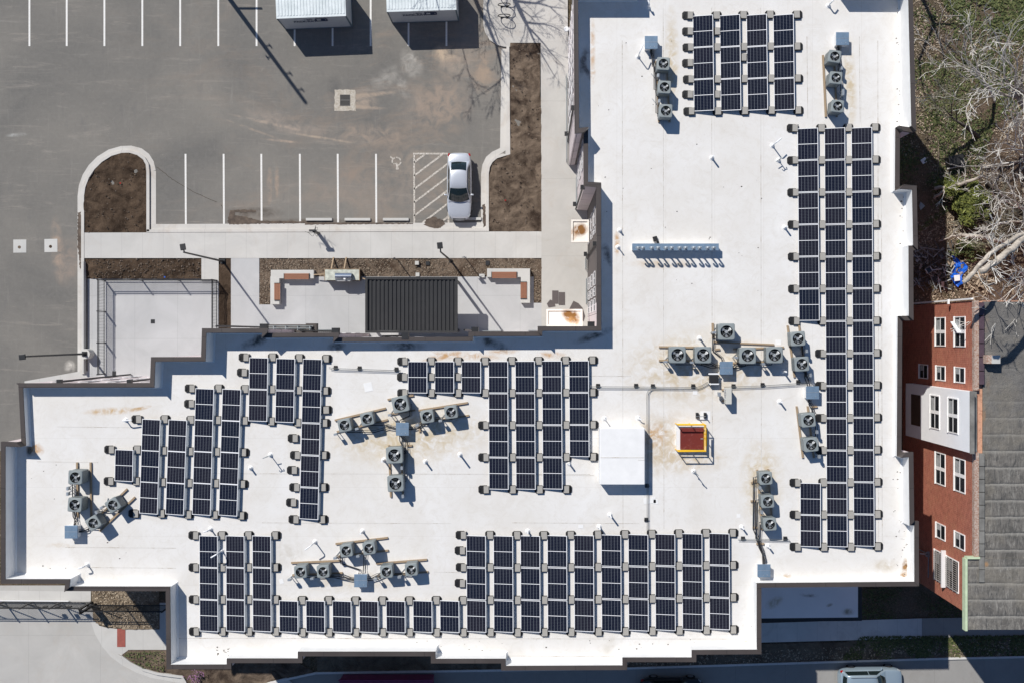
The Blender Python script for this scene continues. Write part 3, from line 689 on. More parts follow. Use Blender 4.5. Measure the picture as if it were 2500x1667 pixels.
for u in (690, 750, 790): 
    for z0 in (1.2, 4.4, 7.4): wall_window('N', P(u-12, 0, ZP).x, P(u+12, 0, ZP).x, z0, z0+1.7, wy(812))
for u in (870, 930, 990, 1050, 1110):
    for z0 in (4.4, 7.4): wall_window('N', P(u-14, 0, ZP).x, P(u+14, 0, ZP).x, z0, z0+1.7, wy(823))
for u in (1180, 1235, 1285):
    for z0 in (1.2, 4.4, 7.4): wall_window('N', P(u-14, 0, ZP).x, P(u+14, 0, ZP).x, z0, z0+1.7, wy(809.6))
def facade(i, step=3.4):
    a, b = WW[i], WW[(i+1) % len(WW)]; d = b-a; L = d.length
    if L < 3.2: return
    n = int(L/step); d.normalize(); nrm = Vector((d.y, -d.x, 0)) if AREA > 0 else Vector((-d.y, d.x, 0)); rz = math.atan2(d.y, d.x)
    for k in range(n):
        for z0 in (1.1, 4.4, 7.5):
            c = a + d*L*(k+.5)/n; fr = MB(); M = Matrix.Translation((c.x, c.y, z0+.8)) @ Matrix.Rotation(rz, 4, 'Z')
            fr.box((0, 0, .8), (1.5, .12, .07), M=M); fr.box((0, 0, -.8), (1.5, .14, .08), M=M); fr.box((-.72, 0, 0), (.07, .12, 1.52), M=M); fr.box((.72, 0, 0), (.07, .12, 1.52), M=M); fr.box((0, 0, 0), (.06, .1, 1.52), M=M)
            f = bpart(fr, 'window', 'window_trim'); g = MB().box((0, 0, 0), (1.38, .05, 1.5), M=M).build('pane', 'pane_dull'); g.parent = f
AREA = sum(WW[i].x*WW[(i+1)%len(WW)].y-WW[(i+1)%len(WW)].x*WW[i].y for i in range(len(WW)))
for q in ((2243.4,1430.3), (1859.6,1595), (1700,1615.2), (1531,1634.5), (1223.4,1618.4), (1051.9,1601), (738,1617.6)):
    facade(O.index(q))
# dark siding bands at the stepped recess corners, downpipes with flood lights
for (u, v) in ((1456, 592), (1402, 255), (1425.5, 452), (300, 934), (126, 934)):
    p = P(u, v, ZP); off = Vector((-.09, 0, 0)) if u > 1000 else Vector((0, .09, 0)); b = p + off + (Vector((.06, 0, 0)) if u > 1000 else Vector((0, -.06, 0)))
    m = MB(); m.tube([(b.x, b.y, .1), (b.x, b.y, ZP-1.0)], .06, 8); m.box((b.x, b.y, ZP-.95), (.26, .26, .3)); bpart(m, 'downpipe', 'dark_metal')
    f = b + off*2.2; m = MB(); m.bar((b.x, b.y, 2.6), (f.x, f.y, 2.7), .07); m.box((f.x, f.y, 2.7), (.22, .3, .12)); bpart(m, 'wall_light', 'dark_metal')
def canopy_part(px, z, mat='rusty_canopy'):
    a = P(*px[0], z); b = P(*px[1], z); x0, x1 = sorted((a.x, b.x)); y0, y1 = sorted((a.y, b.y))
    m = MB(); m.box(((x0+x1)/2, (y0+y1)/2, z-.12), (x1-x0, y1-y0, .2))
    for c, d in ((((x0+x1)/2, y0+.06, z+.01), (x1-x0, .12, .12)), (((x0+x1)/2, y1-.06, z+.01), (x1-x0, .12, .12)),
                 ((x0+.06, (y0+y1)/2, z+.01), (.12, y1-y0-.242, .12)), ((x1-.06, (y0+y1)/2, z+.01), (.12, y1-y0-.242, .12))): m.box(c, d)
    return bpart(m, 'entrance_canopy', mat)
canopy_part(((1394.5,537),(1438,592.5)), 3.2)
canopy_part(((1334,755),(1422,797)), 3.2)
# dark awning and entry frame on the north wall
m = MB(); m.box(P(700, 806, 4.6), (S(96,4.6), .75, .25)); m.box(P(762, 806, 4.6), (S(26,4.6), .9, .5)); bpart(m, 'entry_awning', 'dark_siding')
m = MB(); q = P(700, 801.5, 5.2)
for i in range(5): m.box((q.x-1.6+i*.8, q.y, q.z), (.05, .28, .6))
m.box((q.x, q.y, q.z+.3), (3.4, .05, .06)); m.box((q.x, q.y+.14, q.z-.25), (3.4, .05, .06)); bpart(m, 'balcony_rail', 'steel_grey')
for u in (645, 820, 990, 1160, 1443): 
    v = {645:803, 820:813, 990:824, 1160:811, 1443:797.5}[u]; m = MB(); m.box(P(u, v-4, ZP-.6), (.42, .42, .45)); m.tube([P(u, v-4, .1), P(u, v-4, .1)+Vector((0,0,ZP-1))], .06, 8); bpart(m, 'rain_head', 'dark_metal')
# ribbed foot grilles along the courtyard wall
for (u0, v0, u1, v1) in ((1314,800,1440,800),(1290,810,1311,810),(1178,811,1225,811),(600,801,640,801),(690,808,810,808)):
    m = MB(); a = P(u0, v0-3, 1.1); b = P(u1, v1-3, 1.1); n = int((b-a).length/.13)
    m.bar(a, b, .04); m.bar(a-Vector((0,0,.95)), b-Vector((0,0,.95)), .04)
    for i in range(n+1): p = a+(b-a)*i/n; m.box((p.x, p.y, .6), (.03, .03, 1.0))
    bpart(m, 'patio_rail', 'steel_grey')
for (u, v0, v1) in ((1433,680,740),(1431,630,655),(1408,430,500),(1384,180,390)):
    m = MB(); a = P(u, v0, 1.1); b = P(u, v1, 1.1); n = int((b-a).length/.13)
    m.bar(a, b, .04); m.bar(a-Vector((0,0,.95)), b-Vector((0,0,.95)), .04)
    for i in range(n+1): p = a+(b-a)*i/n; m.box((p.x, p.y, .6), (.03, .03, 1.0))
    bpart(m, 'patio_rail', 'steel_grey')
# low canopy roof on the street side
z = 3.6; m = MB(); poly = pp([(1800,1425),(2104,1425),(2104,1514.5),(1800,1518)], z); m.prism(poly, z-.5, z, bottom=True); lr = bpart(m, 'lower_roof', 'canopy_rim')
m = MB(); m.prism(pp([(1803,1425),(2094.5,1425),(2094.5,1506),(1803,1509)], z), z-.02, z+.006); bpart(m, 'lower_membrane', 'lower_membrane')
m = MB(); W_ = [P(1800,1440,0), P(2030,1440,0), P(2030,1462,0), P(1800,1464,0)]; m.prism(W_, 0, z-.5, cap=False); bpart(m, 'lower_wall', 'wall_panel')

# penthouse, hatch
a = P(1464,1044,ZR+1); b = P(1574.5,1182.5,ZR+1); w = b.x-a.x; d = a.y-b.y
pen = thing('stair_penthouse', 'white membrane covered box standing on the roof beside the solar array', 'roof box', ((a.x+b.x)/2, (a.y+b.y)/2, ZR))
bevel(MB().box((0,0,.5), (w, d, .998)).build('body', 'parapet_lining', pen), .05, 3)
m = MB(); m.box((0, -.02*d, 1.004), (w-.1, .04, .012)); m.box((.42*w, -.06*d, 1.006), (.15*w, .03, .014)); m.build('seam', 'seam_dirt', pen)
hx = P(1689.5, 1070, ZR+.45)
ht = thing('roof_hatch', 'dark red roof hatch lid on a white curb with yellow safety rail', 'hatch', (hx.x, hx.y, ZR))
w, d = S(57, ZR), S(52, ZR)
MB().box((-.03,.02,.17), (w+.32, d+.3, .34)).build('curb', 'parapet_lining', ht)
bevel(MB().box((0,0,.42), (w, d, .12)).build('lid', 'hatch_red', ht), .02)
m = MB(); rx, ry = w/2+.12, d/2+.14
sx, sy = -.11, .10   # plan position of the rail relative to the lid
for z_ in (.6, 1.1):
    m.tube([(sx-rx, sy+ry, z_), (sx+rx, sy+ry, z_), (sx+rx, sy-ry, z_), (sx-rx, sy-ry, z_)], .042, 8)
for q in ((-rx,ry),(rx,ry),(rx,-ry),(-rx,-ry),(0,ry),(0,-ry),(rx,0)): m.tube([(sx+q[0], sy+q[1], 0), (sx+q[0], sy+q[1], 1.12)], .03, 8)
m.bar((sx+rx+.05, sy+.5, .9), (sx+rx+.05, sy-.5, .9), .1)
m.build('safety_rail', 'yellow_paint', ht)
MB().box((w/2-.12, 0, .49), (.16, .05, .03)).build('handle', 'galvanised_dull', ht)

# ------------------------------------------------------------------ solar panels
PW, PL = 1.235, 1.945
def make_panel():
    r = thing('solar_panel', 'x', 'solar panel', (0,0,0), 0, 'solar panels on the white roof')
    tilt = R(10); M = Matrix.Translation((0,0,.12+.5*PW*math.sin(tilt))) @ Matrix.Rotation(-tilt, 4, 'Y')
    m = MB(); e = .034
    for c, s_ in (((0, PL/2-e/2, 0), (PW, e, .035)), ((0, -PL/2+e/2, 0), (PW, e, .035)), ((PW/2-e/2, 0, 0), (e, PL-2*e, .035)), ((-PW/2+e/2, 0, 0), (e, PL-2*e, .035))): m.box(c, s_, M=M)
    m.box((0,0,.001), (PW-2*e, .034, .033), M=M)
    m.build('frame', 'panel_frame', r)
    m = MB(); uv = []
    hw = PW/2-e; hl = PL/2-e
    for (y0, y1) in ((.017, hl), (-hl, -.017)):
        m.add([(-hw,y0,.012),(hw,y0,.012),(hw,y1,.012),(-hw,y1,.012)], [(0,1,2,3)], M); uv += [(0,0),(6,0),(6,10),(0,10)]
    m.build('cells', 'solar_cells', r, uvs=uv)
    hi = M @ Vector((PW/2, 0, 0)); m = MB()
    m.add([(hi.x+.012, -PL/2, hi.z-.01), (hi.x+.012, PL/2, hi.z-.01), (hi.x+.085, PL/2, .03), (hi.x+.085, -PL/2, .03)], [(0,3,2,1)])
    m.build('wind_deflector', 'deflector', r)
    return r
COLS = []   # (array, xl_top, y_top, xl_bot, y_bot, n)
def C(arr, xt, yt, xb, yb, n): COLS.append((arr, xt, yt, xb, yb, n))
for x, y in ((1691.5,38),(1757.3,37),(1822.6,36),(1887.9,36)): C('top', x, y, x+3, y+234, 3)
C('right-hand',1947.3,313.3,1951.3,783.5,6); C('right-hand',2013.3,312.4,2019.4,1334.3,13); C('right-hand',2079,311.4,2085.1,1333,13)
C('lower right',1954,1177.6,1954.3,1334.3,2)
for x in (995.2,1060.6,1126): C('courtyard-edge', x, 881.8, x, 959, 1)
C('courtyard-edge',1192,880.8,1193.4,1194,4); C('courtyard-edge',1257.2,880.3,1259.3,1194,4); C('courtyard-edge',1322.6,879.7,1325,1193.6,4); C('courtyard-edge',1388.6,879.2,1390.4,1114.6,3)
C('left-wing',279.3,1096.8,277.9,1173.9,1); C('left-wing',345.7,1022.8,338.3,1253,3); C('left-wing',410.1,1024.2,402,1255.5,3); C('left-wing',476,947.8,467.3,1256,4)
C('left-wing',541.7,949.2,532,1258,4); C('left-wing',607.7,872,605,1028,2); C('left-wing',673.4,873.9,670.2,1031,2); C('left-wing',738.6,875.2,729.5,1267.3,5)
for x in (484.8,549.7,614.4): C('bottom-left', x, 1306.3, x+1.4, 1541, 3)
for i, x in enumerate((680.3,745.5,810.4,875.8,941.5,1007.2,1072.9)): C('bottom row', x, 1464.5+(1 if 1<i<5 else 0), x+.8, 1543, 1)
for i, (x, y, y2) in enumerate(((1137.8,1305.3,1542.6),(1204,1305.9,1543),(1270,1305.9,1542.6),(1335.6,1305.3,1542),(1401,1304.5,1541.2),(1467.6,1303.5,1540.7),(1533.5,1302.7,1539.4),(1599.2,1301.6,1538.5),(1665.2,1300.5,1537.2),(1731.4,1300,1536.4))): C('bottom-right', x, y, x+1.2, y2, 3)
ARRD = {}
proto = make_panel(); first = True; cnt = {}; BAL = []
for (arr, xt, yt, xb, yb, n) in COLS:
    cnt[arr] = cnt.get(arr, 0) + 1; ci = cnt[arr]; zc = ZR + .22
    top = P(xt+24.2, yt, zc); bot = P(xb+24.2, yb, zc); d = bot-top; rz = math.atan2(d.x, -d.y)
    for k in range(n):
        c = top + d*(k+.5)/n
        if arr == 'lower right': lab = 'black solar panel, %s one of the pair beside the right-hand columns' % ('upper' if k == 0 else 'lower')
        elif arr == 'bottom row': lab = 'lone black solar panel, %s from left in the bottom row below condensers' % ORD[ci]
        else: lab = 'black solar panel, %s%s in %s column of the %s array' % (ORD[k+1], ' down' , ORD[ci], arr) if n > 1 else 'single black solar panel forming the %s column of the %s array' % (ORD[ci], arr)
        o = proto if first else dup(proto)
        first = False; o.location = (c.x, c.y, ZR); o.rotation_euler = (0,0,rz); o['label'] = lab
    for k in range(n+1):
        f = k/n; x = xt+(xb-xt)*f; y = yt+(yb-yt)*f
        if k == 0: y -= 0
        BAL.append([x-7.5, y, 'L', arr, ci]); BAL.append([x+48.5+9.5, y, 'R', arr, ci])
# extra trays between joints
for (x, y) in ((1684,77),(1684,154),(1684,231),(1750,77),(1750,231),(1815,141)): BAL.append([x, y, 'L', 'top', 1])
for (x, y) in ((720,1069),(719,1108),(718,1147),(717,1188),(716,1226),(797,1000)): BAL.append([x, y, 'L' if x < 760 else 'R', 'left-wing', 8])
for (x, y) in ((597,870),(596,909),(468,940),(467,985)): BAL.append([x, y, 'L', 'left-wing', 6])
for (x, y) in ((1128,1343),(1128,1423)): BAL.append([x, y, 'L', 'bottom-right', 1])
for (x, y) in ((987,920),(1053,920),(1118,920)): BAL.append([x, y, 'L', 'courtyard-edge', 1])
mer = []
for b in BAL:
    hit = None
    for q in mer:
        if abs(q[0]-b[0]) < 17 and abs(q[1]-b[1]) < 15: hit = q
    if hit:
        if b[2] == 'L' and hit[2] == 'R': hit[2] = 'M'; hit[0] = b[0]
        elif b[2] == 'R' and hit[2] == 'L': hit[2] = 'M'
    else: mer.append(list(b))
TY = {}
def make_tray(kind):
    r = thing('ballast_tray', 'x', 'ballast tray', (0,0,0), 0, 'ballast trays around the solar panels')
    a, b, c = .31, .25, .10; x0 = 0
    if kind == 'L': x0 = -.15
    elif kind == 'R': x0 = .03
    poly = [(x0-a, -b+c), (x0-a+c, -b), (x0+a-c, -b), (x0+a, -b+c), (x0+a, b-c), (x0+a-c, b), (x0-a+c, b), (x0-a, b-c)]
    m = MB(); m.prism(poly, 0, .05)
    if kind == 'L': m.box((-.37, 0, .075), (.07, .2, .05)); m.box((-.27,0,.06),(.03,.4,.04))
    m.box((.02, -.235, .09), (.4, .03, .1)); m.box((.21, 0, .09), (.03, .44, .1))
    m.build('tray', 'black_plastic', r)
    m = MB()
    if kind == 'L': m.box((.03, 0, .105), (.30, .42, .1)); 
    elif kind == 'M': m.box((0, 0, .105), (.36, .44, .1))
    else: m.box((-.01, 0, .105), (.33, .42, .1))
    m.build('paver', 'paver', r)
    return r
mer.sort(key=lambda q: (q[3], q[4], q[1])); bc = {}
for (x, y, kind, arr, ci) in mer:
    c = P(x, y, ZR+.1); key = (arr, ci, round(x/18)); bc[key] = bc.get(key, 0)+1; side = {'L':'left of', 'R':'right of', 'M':'beside'}[kind]
    kk = (arr, ci, kind); bc[kk] = bc.get(kk, 0)+1
    lab = 'grey paver on black tray, %s down %s %s column, %s panels' % (ORD[min(bc[kk], 16)] if bc[kk] <= 16 else 'last', side, ORD[ci], arr)
    if kind not in TY: TY[kind] = make_tray(kind); o = TY[kind]
    else: o = dup(TY[kind])
    o.location = (c.x, c.y, ZR+.004); o.rotation_euler = (0,0,random.uniform(-.03,.03)); o['label'] = lab

# ------------------------------------------------------------------ condensers
def rsq(h, c, n=4):
    pts = []
    for (sx, sy, a0) in ((1,1,0),(-1,1,90),(-1,-1,180),(1,-1,270)):
        for i in range(n+1):
            an = R(a0+90*i/n); pts.append((sx*(h-c)+c*math.cos(an), sy*(h-c)+c*math.sin(an)))
    return pts
def make_cond():
    r = thing('condenser_unit', 'x', 'air conditioner', (0,0,0), 0, 'condenser units on the roof')
    h = .38; hb = .372; top = 1.0; m = MB(); q = rsq(hb, .07); m.prism(q, .16, top-.055, cap=False); n = len(q)
    m.build('cabinet', 'condenser_louvre', r)
    m = MB(); q = rsq(h+.012, .08); m.prism(q, top-.06, top-.03, cap=False); q2 = rsq(h-.012, .07)
    o = len(m.v); m.v += [(a, b, top-.03) for a, b in q] + [(a, b, top) for a, b in q2]
    for i in range(n): j = (i+1)%n; m.f.append([o+i,o+j,o+n+j,o+n+i]); m.mi.append(0)
    rr = .292; N = 40; o = len(m.v)
    def sqr(an):
        x, y = math.cos(an), math.sin(an); s_ = (h-.012)/max(abs(x), abs(y)); px, py = x*s_, y*s_
        l = h-.012-.07
        if abs(px) > l and abs(py) > l:
            # clip to the rounded corner
            cx, cy = math.copysign(l, px), math.copysign(l, py); A = 1; B = -2*(x*cx+y*cy); Cc = cx*cx+cy*cy-.07**2
            D = B*B-4*Cc
            if D > 0: t_ = (-B+math.sqrt(D))/2; return x*t_, y*t_
        return px, py
    for i in range(N):
        an = 2*math.pi*i/N; a, b = sqr(an); m.v.append((a, b, top)); m.v.append((rr*math.cos(an), rr*math.sin(an), top+.012))
    for i in range(N): j = (i+1)%N; m.f.append([o+2*i, o+2*j, o+2*j+1, o+2*i+1]); m.mi.append(0)
    m.build('top_cover', 'condenser_grey', r)
    m = MB(); o = len(m.v)
    for i in range(N): an = 2*math.pi*i/N; m.v += [(rr*math.cos(an), rr*math.sin(an), top+.011), (rr*math.cos(an), rr*math.sin(an), top-.28)]
    for i in range(N): j = (i+1)%N; m.f.append([2*i, 2*j, 2*j+1, 2*i+1]); m.mi.append(0)
    m.f.append([2*i+1 for i in range(N)]); m.mi.append(0); m.build('fan_well', 'fan_well', r)
    m = MB(); z0 = top-.10
    for k in range(3):
        a0 = R(120*k+20); vs = []
        for (rad, da, dz) in ((.07,-.25,.02),(.07,.30,-.03),(.20,-.10,.03),(.20,.50,-.045),(.268,.05,.035),(.268,.62,-.05)):
            vs.append((rad*math.cos(a0+da), rad*math.sin(a0+da), z0+dz))
        m.add(vs, [(0,2,3,1),(2,4,5,3)])
    m.cyl((0,0,z0-.06), .075, .12, 16); m.build('fan', 'fan_blade', r)
    m = MB()
    for k in range(4): an = R(45+90*k); m.bar((.05*math.cos(an), .05*math.sin(an), top+.01), (rr*math.cos(an), rr*math.sin(an), top+.015), .012, .008)
    for q in (.12, .2): m.tube([(q*math.cos(2*math.pi*i/24), q*math.sin(2*math.pi*i/24), top+.012) for i in range(25)], .003, 4, False)
    m.build('fan_guard', 'steel_grey', r)
    m = MB()
    for a in (-1,1):
        for b in (-1,1): m.box((a*.3, b*.3, .13), (.09, .09, .07))
    m.build('feet', 'black_plastic', r)
    return r
# (u, v of top, size px, rot deg, label, disconnect offset, hood index)
HOODS = [(1590,104.3,'pipe hood by the upper left trio of condensers'),(2057.2,95,'pipe hood by the upper right trio of condensers'),(982.2,1046.8,'pipe hood between the seven central condensers'),
         (1773.4,897.8,'pipe hood below the five condensers right of centre'),(1984,958,'pipe hood between the two condenser pairs by the long solar columns'),(173.4,1297.9,'pipe hood at the far left condensers'),
         (880.3,1416.8,'pipe hood between the six lower condensers'),(1865.5,1392.5,'pipe hood at the lower right roof edge')]
CD = [(1619.7,156,31,-3,'top unit of the upper left trio',(-13,29),0),(1622.3,213.3,31,-3,'middle unit of the upper left trio',(-13,34),0),(1625.5,271.3,32,-2,'bottom unit of the upper left trio',None,0),
 (2038,138.3,30,-8,'top unit of the upper right trio',(17,29),1),(2041.2,190.7,30,-5,'middle unit of the upper right trio',(17,32),1),(2045.2,259.8,30,-6,'bottom unit of the upper right trio',(13,-30),1),
 (1773.9,810,40,0,'single large unit above the row right of centre',(-30,2),3),(1654.3,866,40,0,'far left large unit of the row right of centre',(-29,17),3),(1716.8,866.4,40,0,'second large unit of the row right of centre',(-28,18),3),
 (1825.8,867.8,40,0,'third large unit of the row right of centre',(-28,5),3),(1891.5,866.4,40,0,'far right large unit of the row right of centre',(-28,22),3),
 (1948.5,827,35,4,'top unit of the pair above the right hood',(21,30),4),(1958,888.5,35,4,'lower unit of the pair above the right hood',(21,27),4),
 (1974,1025,34,6,'upper unit of the pair below the right hood',(21,29),4),(1980.6,1084.8,34,6,'lowest unit of the pair below the right hood',(20,29),4),
 (1870,1167,31,4,'top unit of the lower right trio',(-14,23),7),(1874.5,1223.5,31,4,'middle unit of the lower right trio',(-14,26),7),(1880,1279,31,4,'bottom unit of the lower right trio',None,7),
 (977.4,986.4,39,12,'large unit at the top of the central cluster',(-26,26),2),(841,1037.5,31,12,'far left small unit of the central cluster',(-22,22),2),(896.3,1022,31,12,'second small unit left of the central hood',(-25,24),2),
 (1043,1016.2,31,8,'first small unit right of the central hood',(-24,21),2),(1101,1005.5,31,8,'far right small unit of the central cluster',(-26,21),2),(962.8,1110.6,40,3,'large unit just below the central hood',(18,31),2),(965.4,1179.7,39,3,'lowest large unit of the central cluster',(18,31),2),
 (845.2,1343.6,30,8,'upper left unit of the six lower units',(-27,18),6),(900.8,1337.8,30,8,'upper right unit of the six lower units',(-27,19),6),(733.5,1395.5,30,4,'far left unit of the six lower units',(-27,19),6),
 (788.6,1394.4,30,4,'second from left of the six lower units',(-27,17),6),(943.4,1395,30,4,'first unit right of the lower hood',(-27,19),6),(1004,1390,30,5,'far right unit of the six lower units',(-29,18),6),
 (183.5,1164.6,34,-2,'top left unit at the far left',(-18,27),5),(182.2,1231.6,34,-4,'second unit at the far left',(-17,-27),5),(275.3,1232,31,33,'turned unit nearest the left solar panels',(-27,6),5),(227.4,1276,31,33,'turned unit beside the far left hood',(8,-26),5)]
pc = make_cond(); first = True
mdb = []
for (u, v, sz, rot, lab, db, hood) in CD:
    p = P(u, v, ZR+1.0); s_ = S(sz, ZR+1)/.772
    o = pc if first else dup(pc); first = False
    o.location = (p.x, p.y, ZR); o.scale = (s_, s_, 1); o.rotation_euler = (0,0,R(rot)); o['label'] = 'grey condenser, ' + lab
    if db:
        q = P(u+db[0], v+db[1], ZR+.75); q.z = ZR
        if not mdb:
            b = thing('disconnect_box', 'x', 'switch box', (0,0,0), 0, 'switch boxes beside the condensers')
            m = MB(); m.box((0,0,.68), (.2,.13,.26)); m.build('box', 'galvanised_dull', b)
            m = MB(); m.bar((-.09,0,.02), (-.09,0,.8), .035); m.bar((.09,0,.02), (.09,0,.8), .035); m.bar((-.09,0,.8), (.09,0,.8), .03); m.bar((-.09,0,.04), (.3,.35,.04), .03); m.build('stand', 'galvanised_dull', b)
            mdb.append(b)
        else: b = dup(mdb[0]); 
        b.location = q; b.rotation_euler = (0,0,R(rot + (90 if abs(db[0]) < abs(db[1]) else 0))); b['label'] = 'small grey switch box serving the ' + lab; mdb.append(b)
def make_hood():
    r = thing('pipe_hood', 'x', 'pipe hood', (0,0,0), 0, 'square metal pipe hoods on the roof')
    w = .79; bevel(MB().box((0,0,.54), (w, w, .06)).build('lid', 'galvanised_sky_blue', r), .01)
    MB().box((0,0,.26), (w-.1, w-.1, .50)).build('curb', 'parapet_lining', r)
    m = MB(); m.box((0,.02,.572), (w-.02, .02, .012)); m.cyl((.2,-.25,.57), .03, .012, 10); m.cyl((-.05,-.26,.57), .02, .012, 10); m.build('seam', 'galvanised_dull', r); return r
hd = make_hood()
for i, (u, v, lab) in enumerate(HOODS):
    p = P(u, v, ZR+.57); o = hd if i == 0 else dup(hd); o.location = (p.x, p.y, ZR); o['label'] = 'square blue-grey metal ' + lab
# refrigerant lines
def base_of(u, v): p = P(u, v, ZR+1.0); return Vector((p.x, p.y, ZR))
for i, (u, v, sz, rot, lab, db, hood) in enumerate(CD):
    c = base_of(u, v); hp = P(HOODS[hood][0], HOODS[hood][1], ZR+.57); hp.z = ZR; d = hp-c
    m = MB(); vert = abs(d.y) > abs(d.x); sz_ = S(sz, ZR)/2
    for k in range(2):
        off = (k-.5)*.12 + ((i % 3)-1)*.05
        if vert:
            sx = (1 if hood in (1, 2, 4) else -1)*(sz_+.08) if abs(d.x) < 1.4 else 0
            a = c + Vector((sx+off, -.05 if d.y < 0 else .05, .22)); e = hp + Vector((off+.1*math.copysign(1, d.x)*-1, math.copysign(.33, -d.y), .3))
            pts = [c+Vector((sx*.8, 0, .3)), a, Vector((a.x, a.y + (e.y-a.y)*.6, ZR+.14)), Vector((e.x, a.y+(e.y-a.y)*.85, ZR+.14)), e]
        else:
            sy = -(sz_+.05)
            a = c + Vector((0, sy+off, .2)); e = hp + Vector((math.copysign(.33, -d.x), off+.05, .3))
            pts = [c+Vector((.05, sy*.8, .3)), a, Vector((a.x+(e.x-a.x)*.55, a.y, ZR+.14)), Vector((a.x+(e.x-a.x)*.8, e.y, ZR+.14)), e]
        m.tube(pts, .03 if k == 0 else .016, 6)
    o = m.build('refrigerant_line', 'pipe_black'); tag(o, 'black pipes of the ' + lab, 'pipe', 'refrigerant lines on the roof')
# timber sleepers
def sleeper(a, b, lab, w=.11):
    A = P(*a, ZR+.1); B = P(*b, ZR+.1); L = (B-A).length
    m = MB().box((0,0,.055), (L, w, .09)); o = m.build('timber_sleeper', 'timber'); o.location = ((A.x+B.x)/2, (A.y+B.y)/2, ZR+.01); o.rotation_euler = (0,0,math.atan2(B.y-A.y, B.x-A.x))
    tag(o, lab, 'timber', 'timber sleepers under the condensers')
for (a, b, off, lab) in (((819,1327),(946.5,1312),(1.5,31),'the upper pair of the six lower condensers'),((710.5,1373.5),(833,1368),(3,30),'the left pair of the six lower condensers'),((918,1375),(1042.5,1365.5),(3,30),'the right pair of the six lower condensers'),
    ((817,1025.5),(941.5,996),(5,28),'the left pair of the central cluster'),((1022,1001.6),(1142,982.5),(3,31),'the right pair of the central cluster'),((946,975),(1009.5,964.5),(4,36),'the top large unit of the central cluster'),((949,1086),(954,1213),(30,0),'the two large lower central units'),
    ((1609,846.5),(1735,848.5),(0,33),'the left pair right of centre'),((1790,852),(1914,847.5),(0,34),'the right pair right of centre'),((1923,794.5),(1940,920.5),(28,-1),'the pair above the right hood'),((1945,991),(1960.6,1117),(27,0),'the pair below the right hood'),
    ((1849,1146),(1861,1293),(26,-2),'the lower right trio'),((1602,150),(1609,299),(26,0),'the upper left trio'),((2009.5,135),(2016.5,286),(27,0),'the upper right trio'),((187.7,1128),(189,1262),(33,0),'the two far left units'),((310,1193),(224,1276),(19,20),'the two turned units at far left')):
    sleeper(a, b, 'long pale timber on the outer side of ' + lab); sleeper((a[0]+off[0], a[1]+off[1]), (b[0]+off[0], b[1]+off[1]), 'long pale timber on the inner side of ' + lab)
sleeper((1740,789),(1741,826),'short upright timber left of the single large unit', .13); sleeper((1742,835),(1890,841),'long thin timber below the single large unit',.09)
for i, (a, b) in enumerate((((1834,1178),(1848,1174)),((1833,1223),(1844,1222)),((1838,1287),(1849,1287)),((1847,1327),(1866,1327)))): sleeper(a, b, 'short cross timber, %s down left of the lower right trio' % ORD[i+1])
sleeper((993,1087),(1006,1087),'short cross timber just below the central hood'); sleeper((1023,1038),(1025,1054),'short upright timber right of the central hood'); sleeper((1747,853),(1758,852),'short timber above the large hood right of centre')
sleeper((1984,993),(1996,992),'short timber just below the right hood')

for i, (px, n, lab) in enumerate(((rect(2188, 5, 2204, 300), 40, 'dark leaf bits along the top right parapet'), (rect(2196, 480, 2212, 760), 34, 'dark leaf bits along the middle right parapet'),
        (rect(2180, 1150, 2215, 1410), 40, 'dark leaf bits near the lower right roof corner'), (rect(525, 1578, 560, 1600), 14, 'dark leaf bits at the lower left parapet corner'), (rect(1835, 1480, 1850, 1575), 14, 'dark leaf bits beside the lower parapet return'),
        (rect(60, 1100, 400, 1400), 26, 'scattered dark specks on the left wing roof'), (rect(900, 1560, 1700, 1590), 30, 'scattered dark specks along the bottom roof edge'), (rect(1460, 100, 1900, 720), 36, 'scattered dark specks on the upper roof'))):
    rnd = random.Random(90+i); m = MB()
    for _ in range(n):
        p = P(rnd.uniform(px[0][0], px[1][0]), rnd.uniform(px[0][1], px[2][1]), ZR); s_ = rnd.uniform(.015, .05)*(1.5 if rnd.random() < .15 else 1)
        m.add([(p.x-s_, p.y-s_*.6, ZR+.012), (p.x+s_, p.y-s_*.4, ZR+.012), (p.x+s_*.6, p.y+s_*.7, ZR+.02), (p.x-s_*.7, p.y+s_*.5, ZR+.012)], [(0,1,2,3)])
    tag(m.build('leaf_specks', 'chip_dark'), lab, 'leaf bits', kind='stuff')
# ------------------------------------------------------------------ vents
VI = 0
def vent(u, v, h, lab, kind='straight', ang=0, arm=.35, r=.055):
    p = P(u, v, ZR+.05)
    t_ = thing('vent_pipe', lab, 'vent', (p.x, p.y, ZR), 0, 'vent pipes on the white roof')
    if kind == 'straight': m = MB().tube([(0,0,0),(0,0,h)], r, 12)
    elif kind == 'elbow':
        a = R(ang); m = MB().tube([(0,0,0),(0,0,h-.1),(.05*math.cos(a),.05*math.sin(a),h-.02),(.14*math.cos(a),.14*math.sin(a),h),(arm*math.cos(a),arm*math.sin(a),h-.02)], r*.85, 10)
    else:
        a = R(ang); m = MB().tube([(0,0,0),(0,0,h)], r*.5, 8)
        for s_ in (-1, 1): m.tube([(0,0,h-.02),(s_*.12*math.cos(a), s_*.12*math.sin(a), h+.02),(s_*.14*math.cos(a), s_*.14*math.sin(a), h-.1)], r*.5, 8)
        m.tube([(0,0,h*.6),(-arm*math.cos(a),-arm*math.sin(a),h*.62)], r*.5, 8)
    m.build('pipe', 'white_pvc' if kind != 'tee' else 'steel_grey', t_)
    MB().tube([(0,0,.004),(0,0,.03),(0,0,.16)], [.17,.12,r*1.25], 14).build('boot', 'parapet_lining', t_)
    return t_
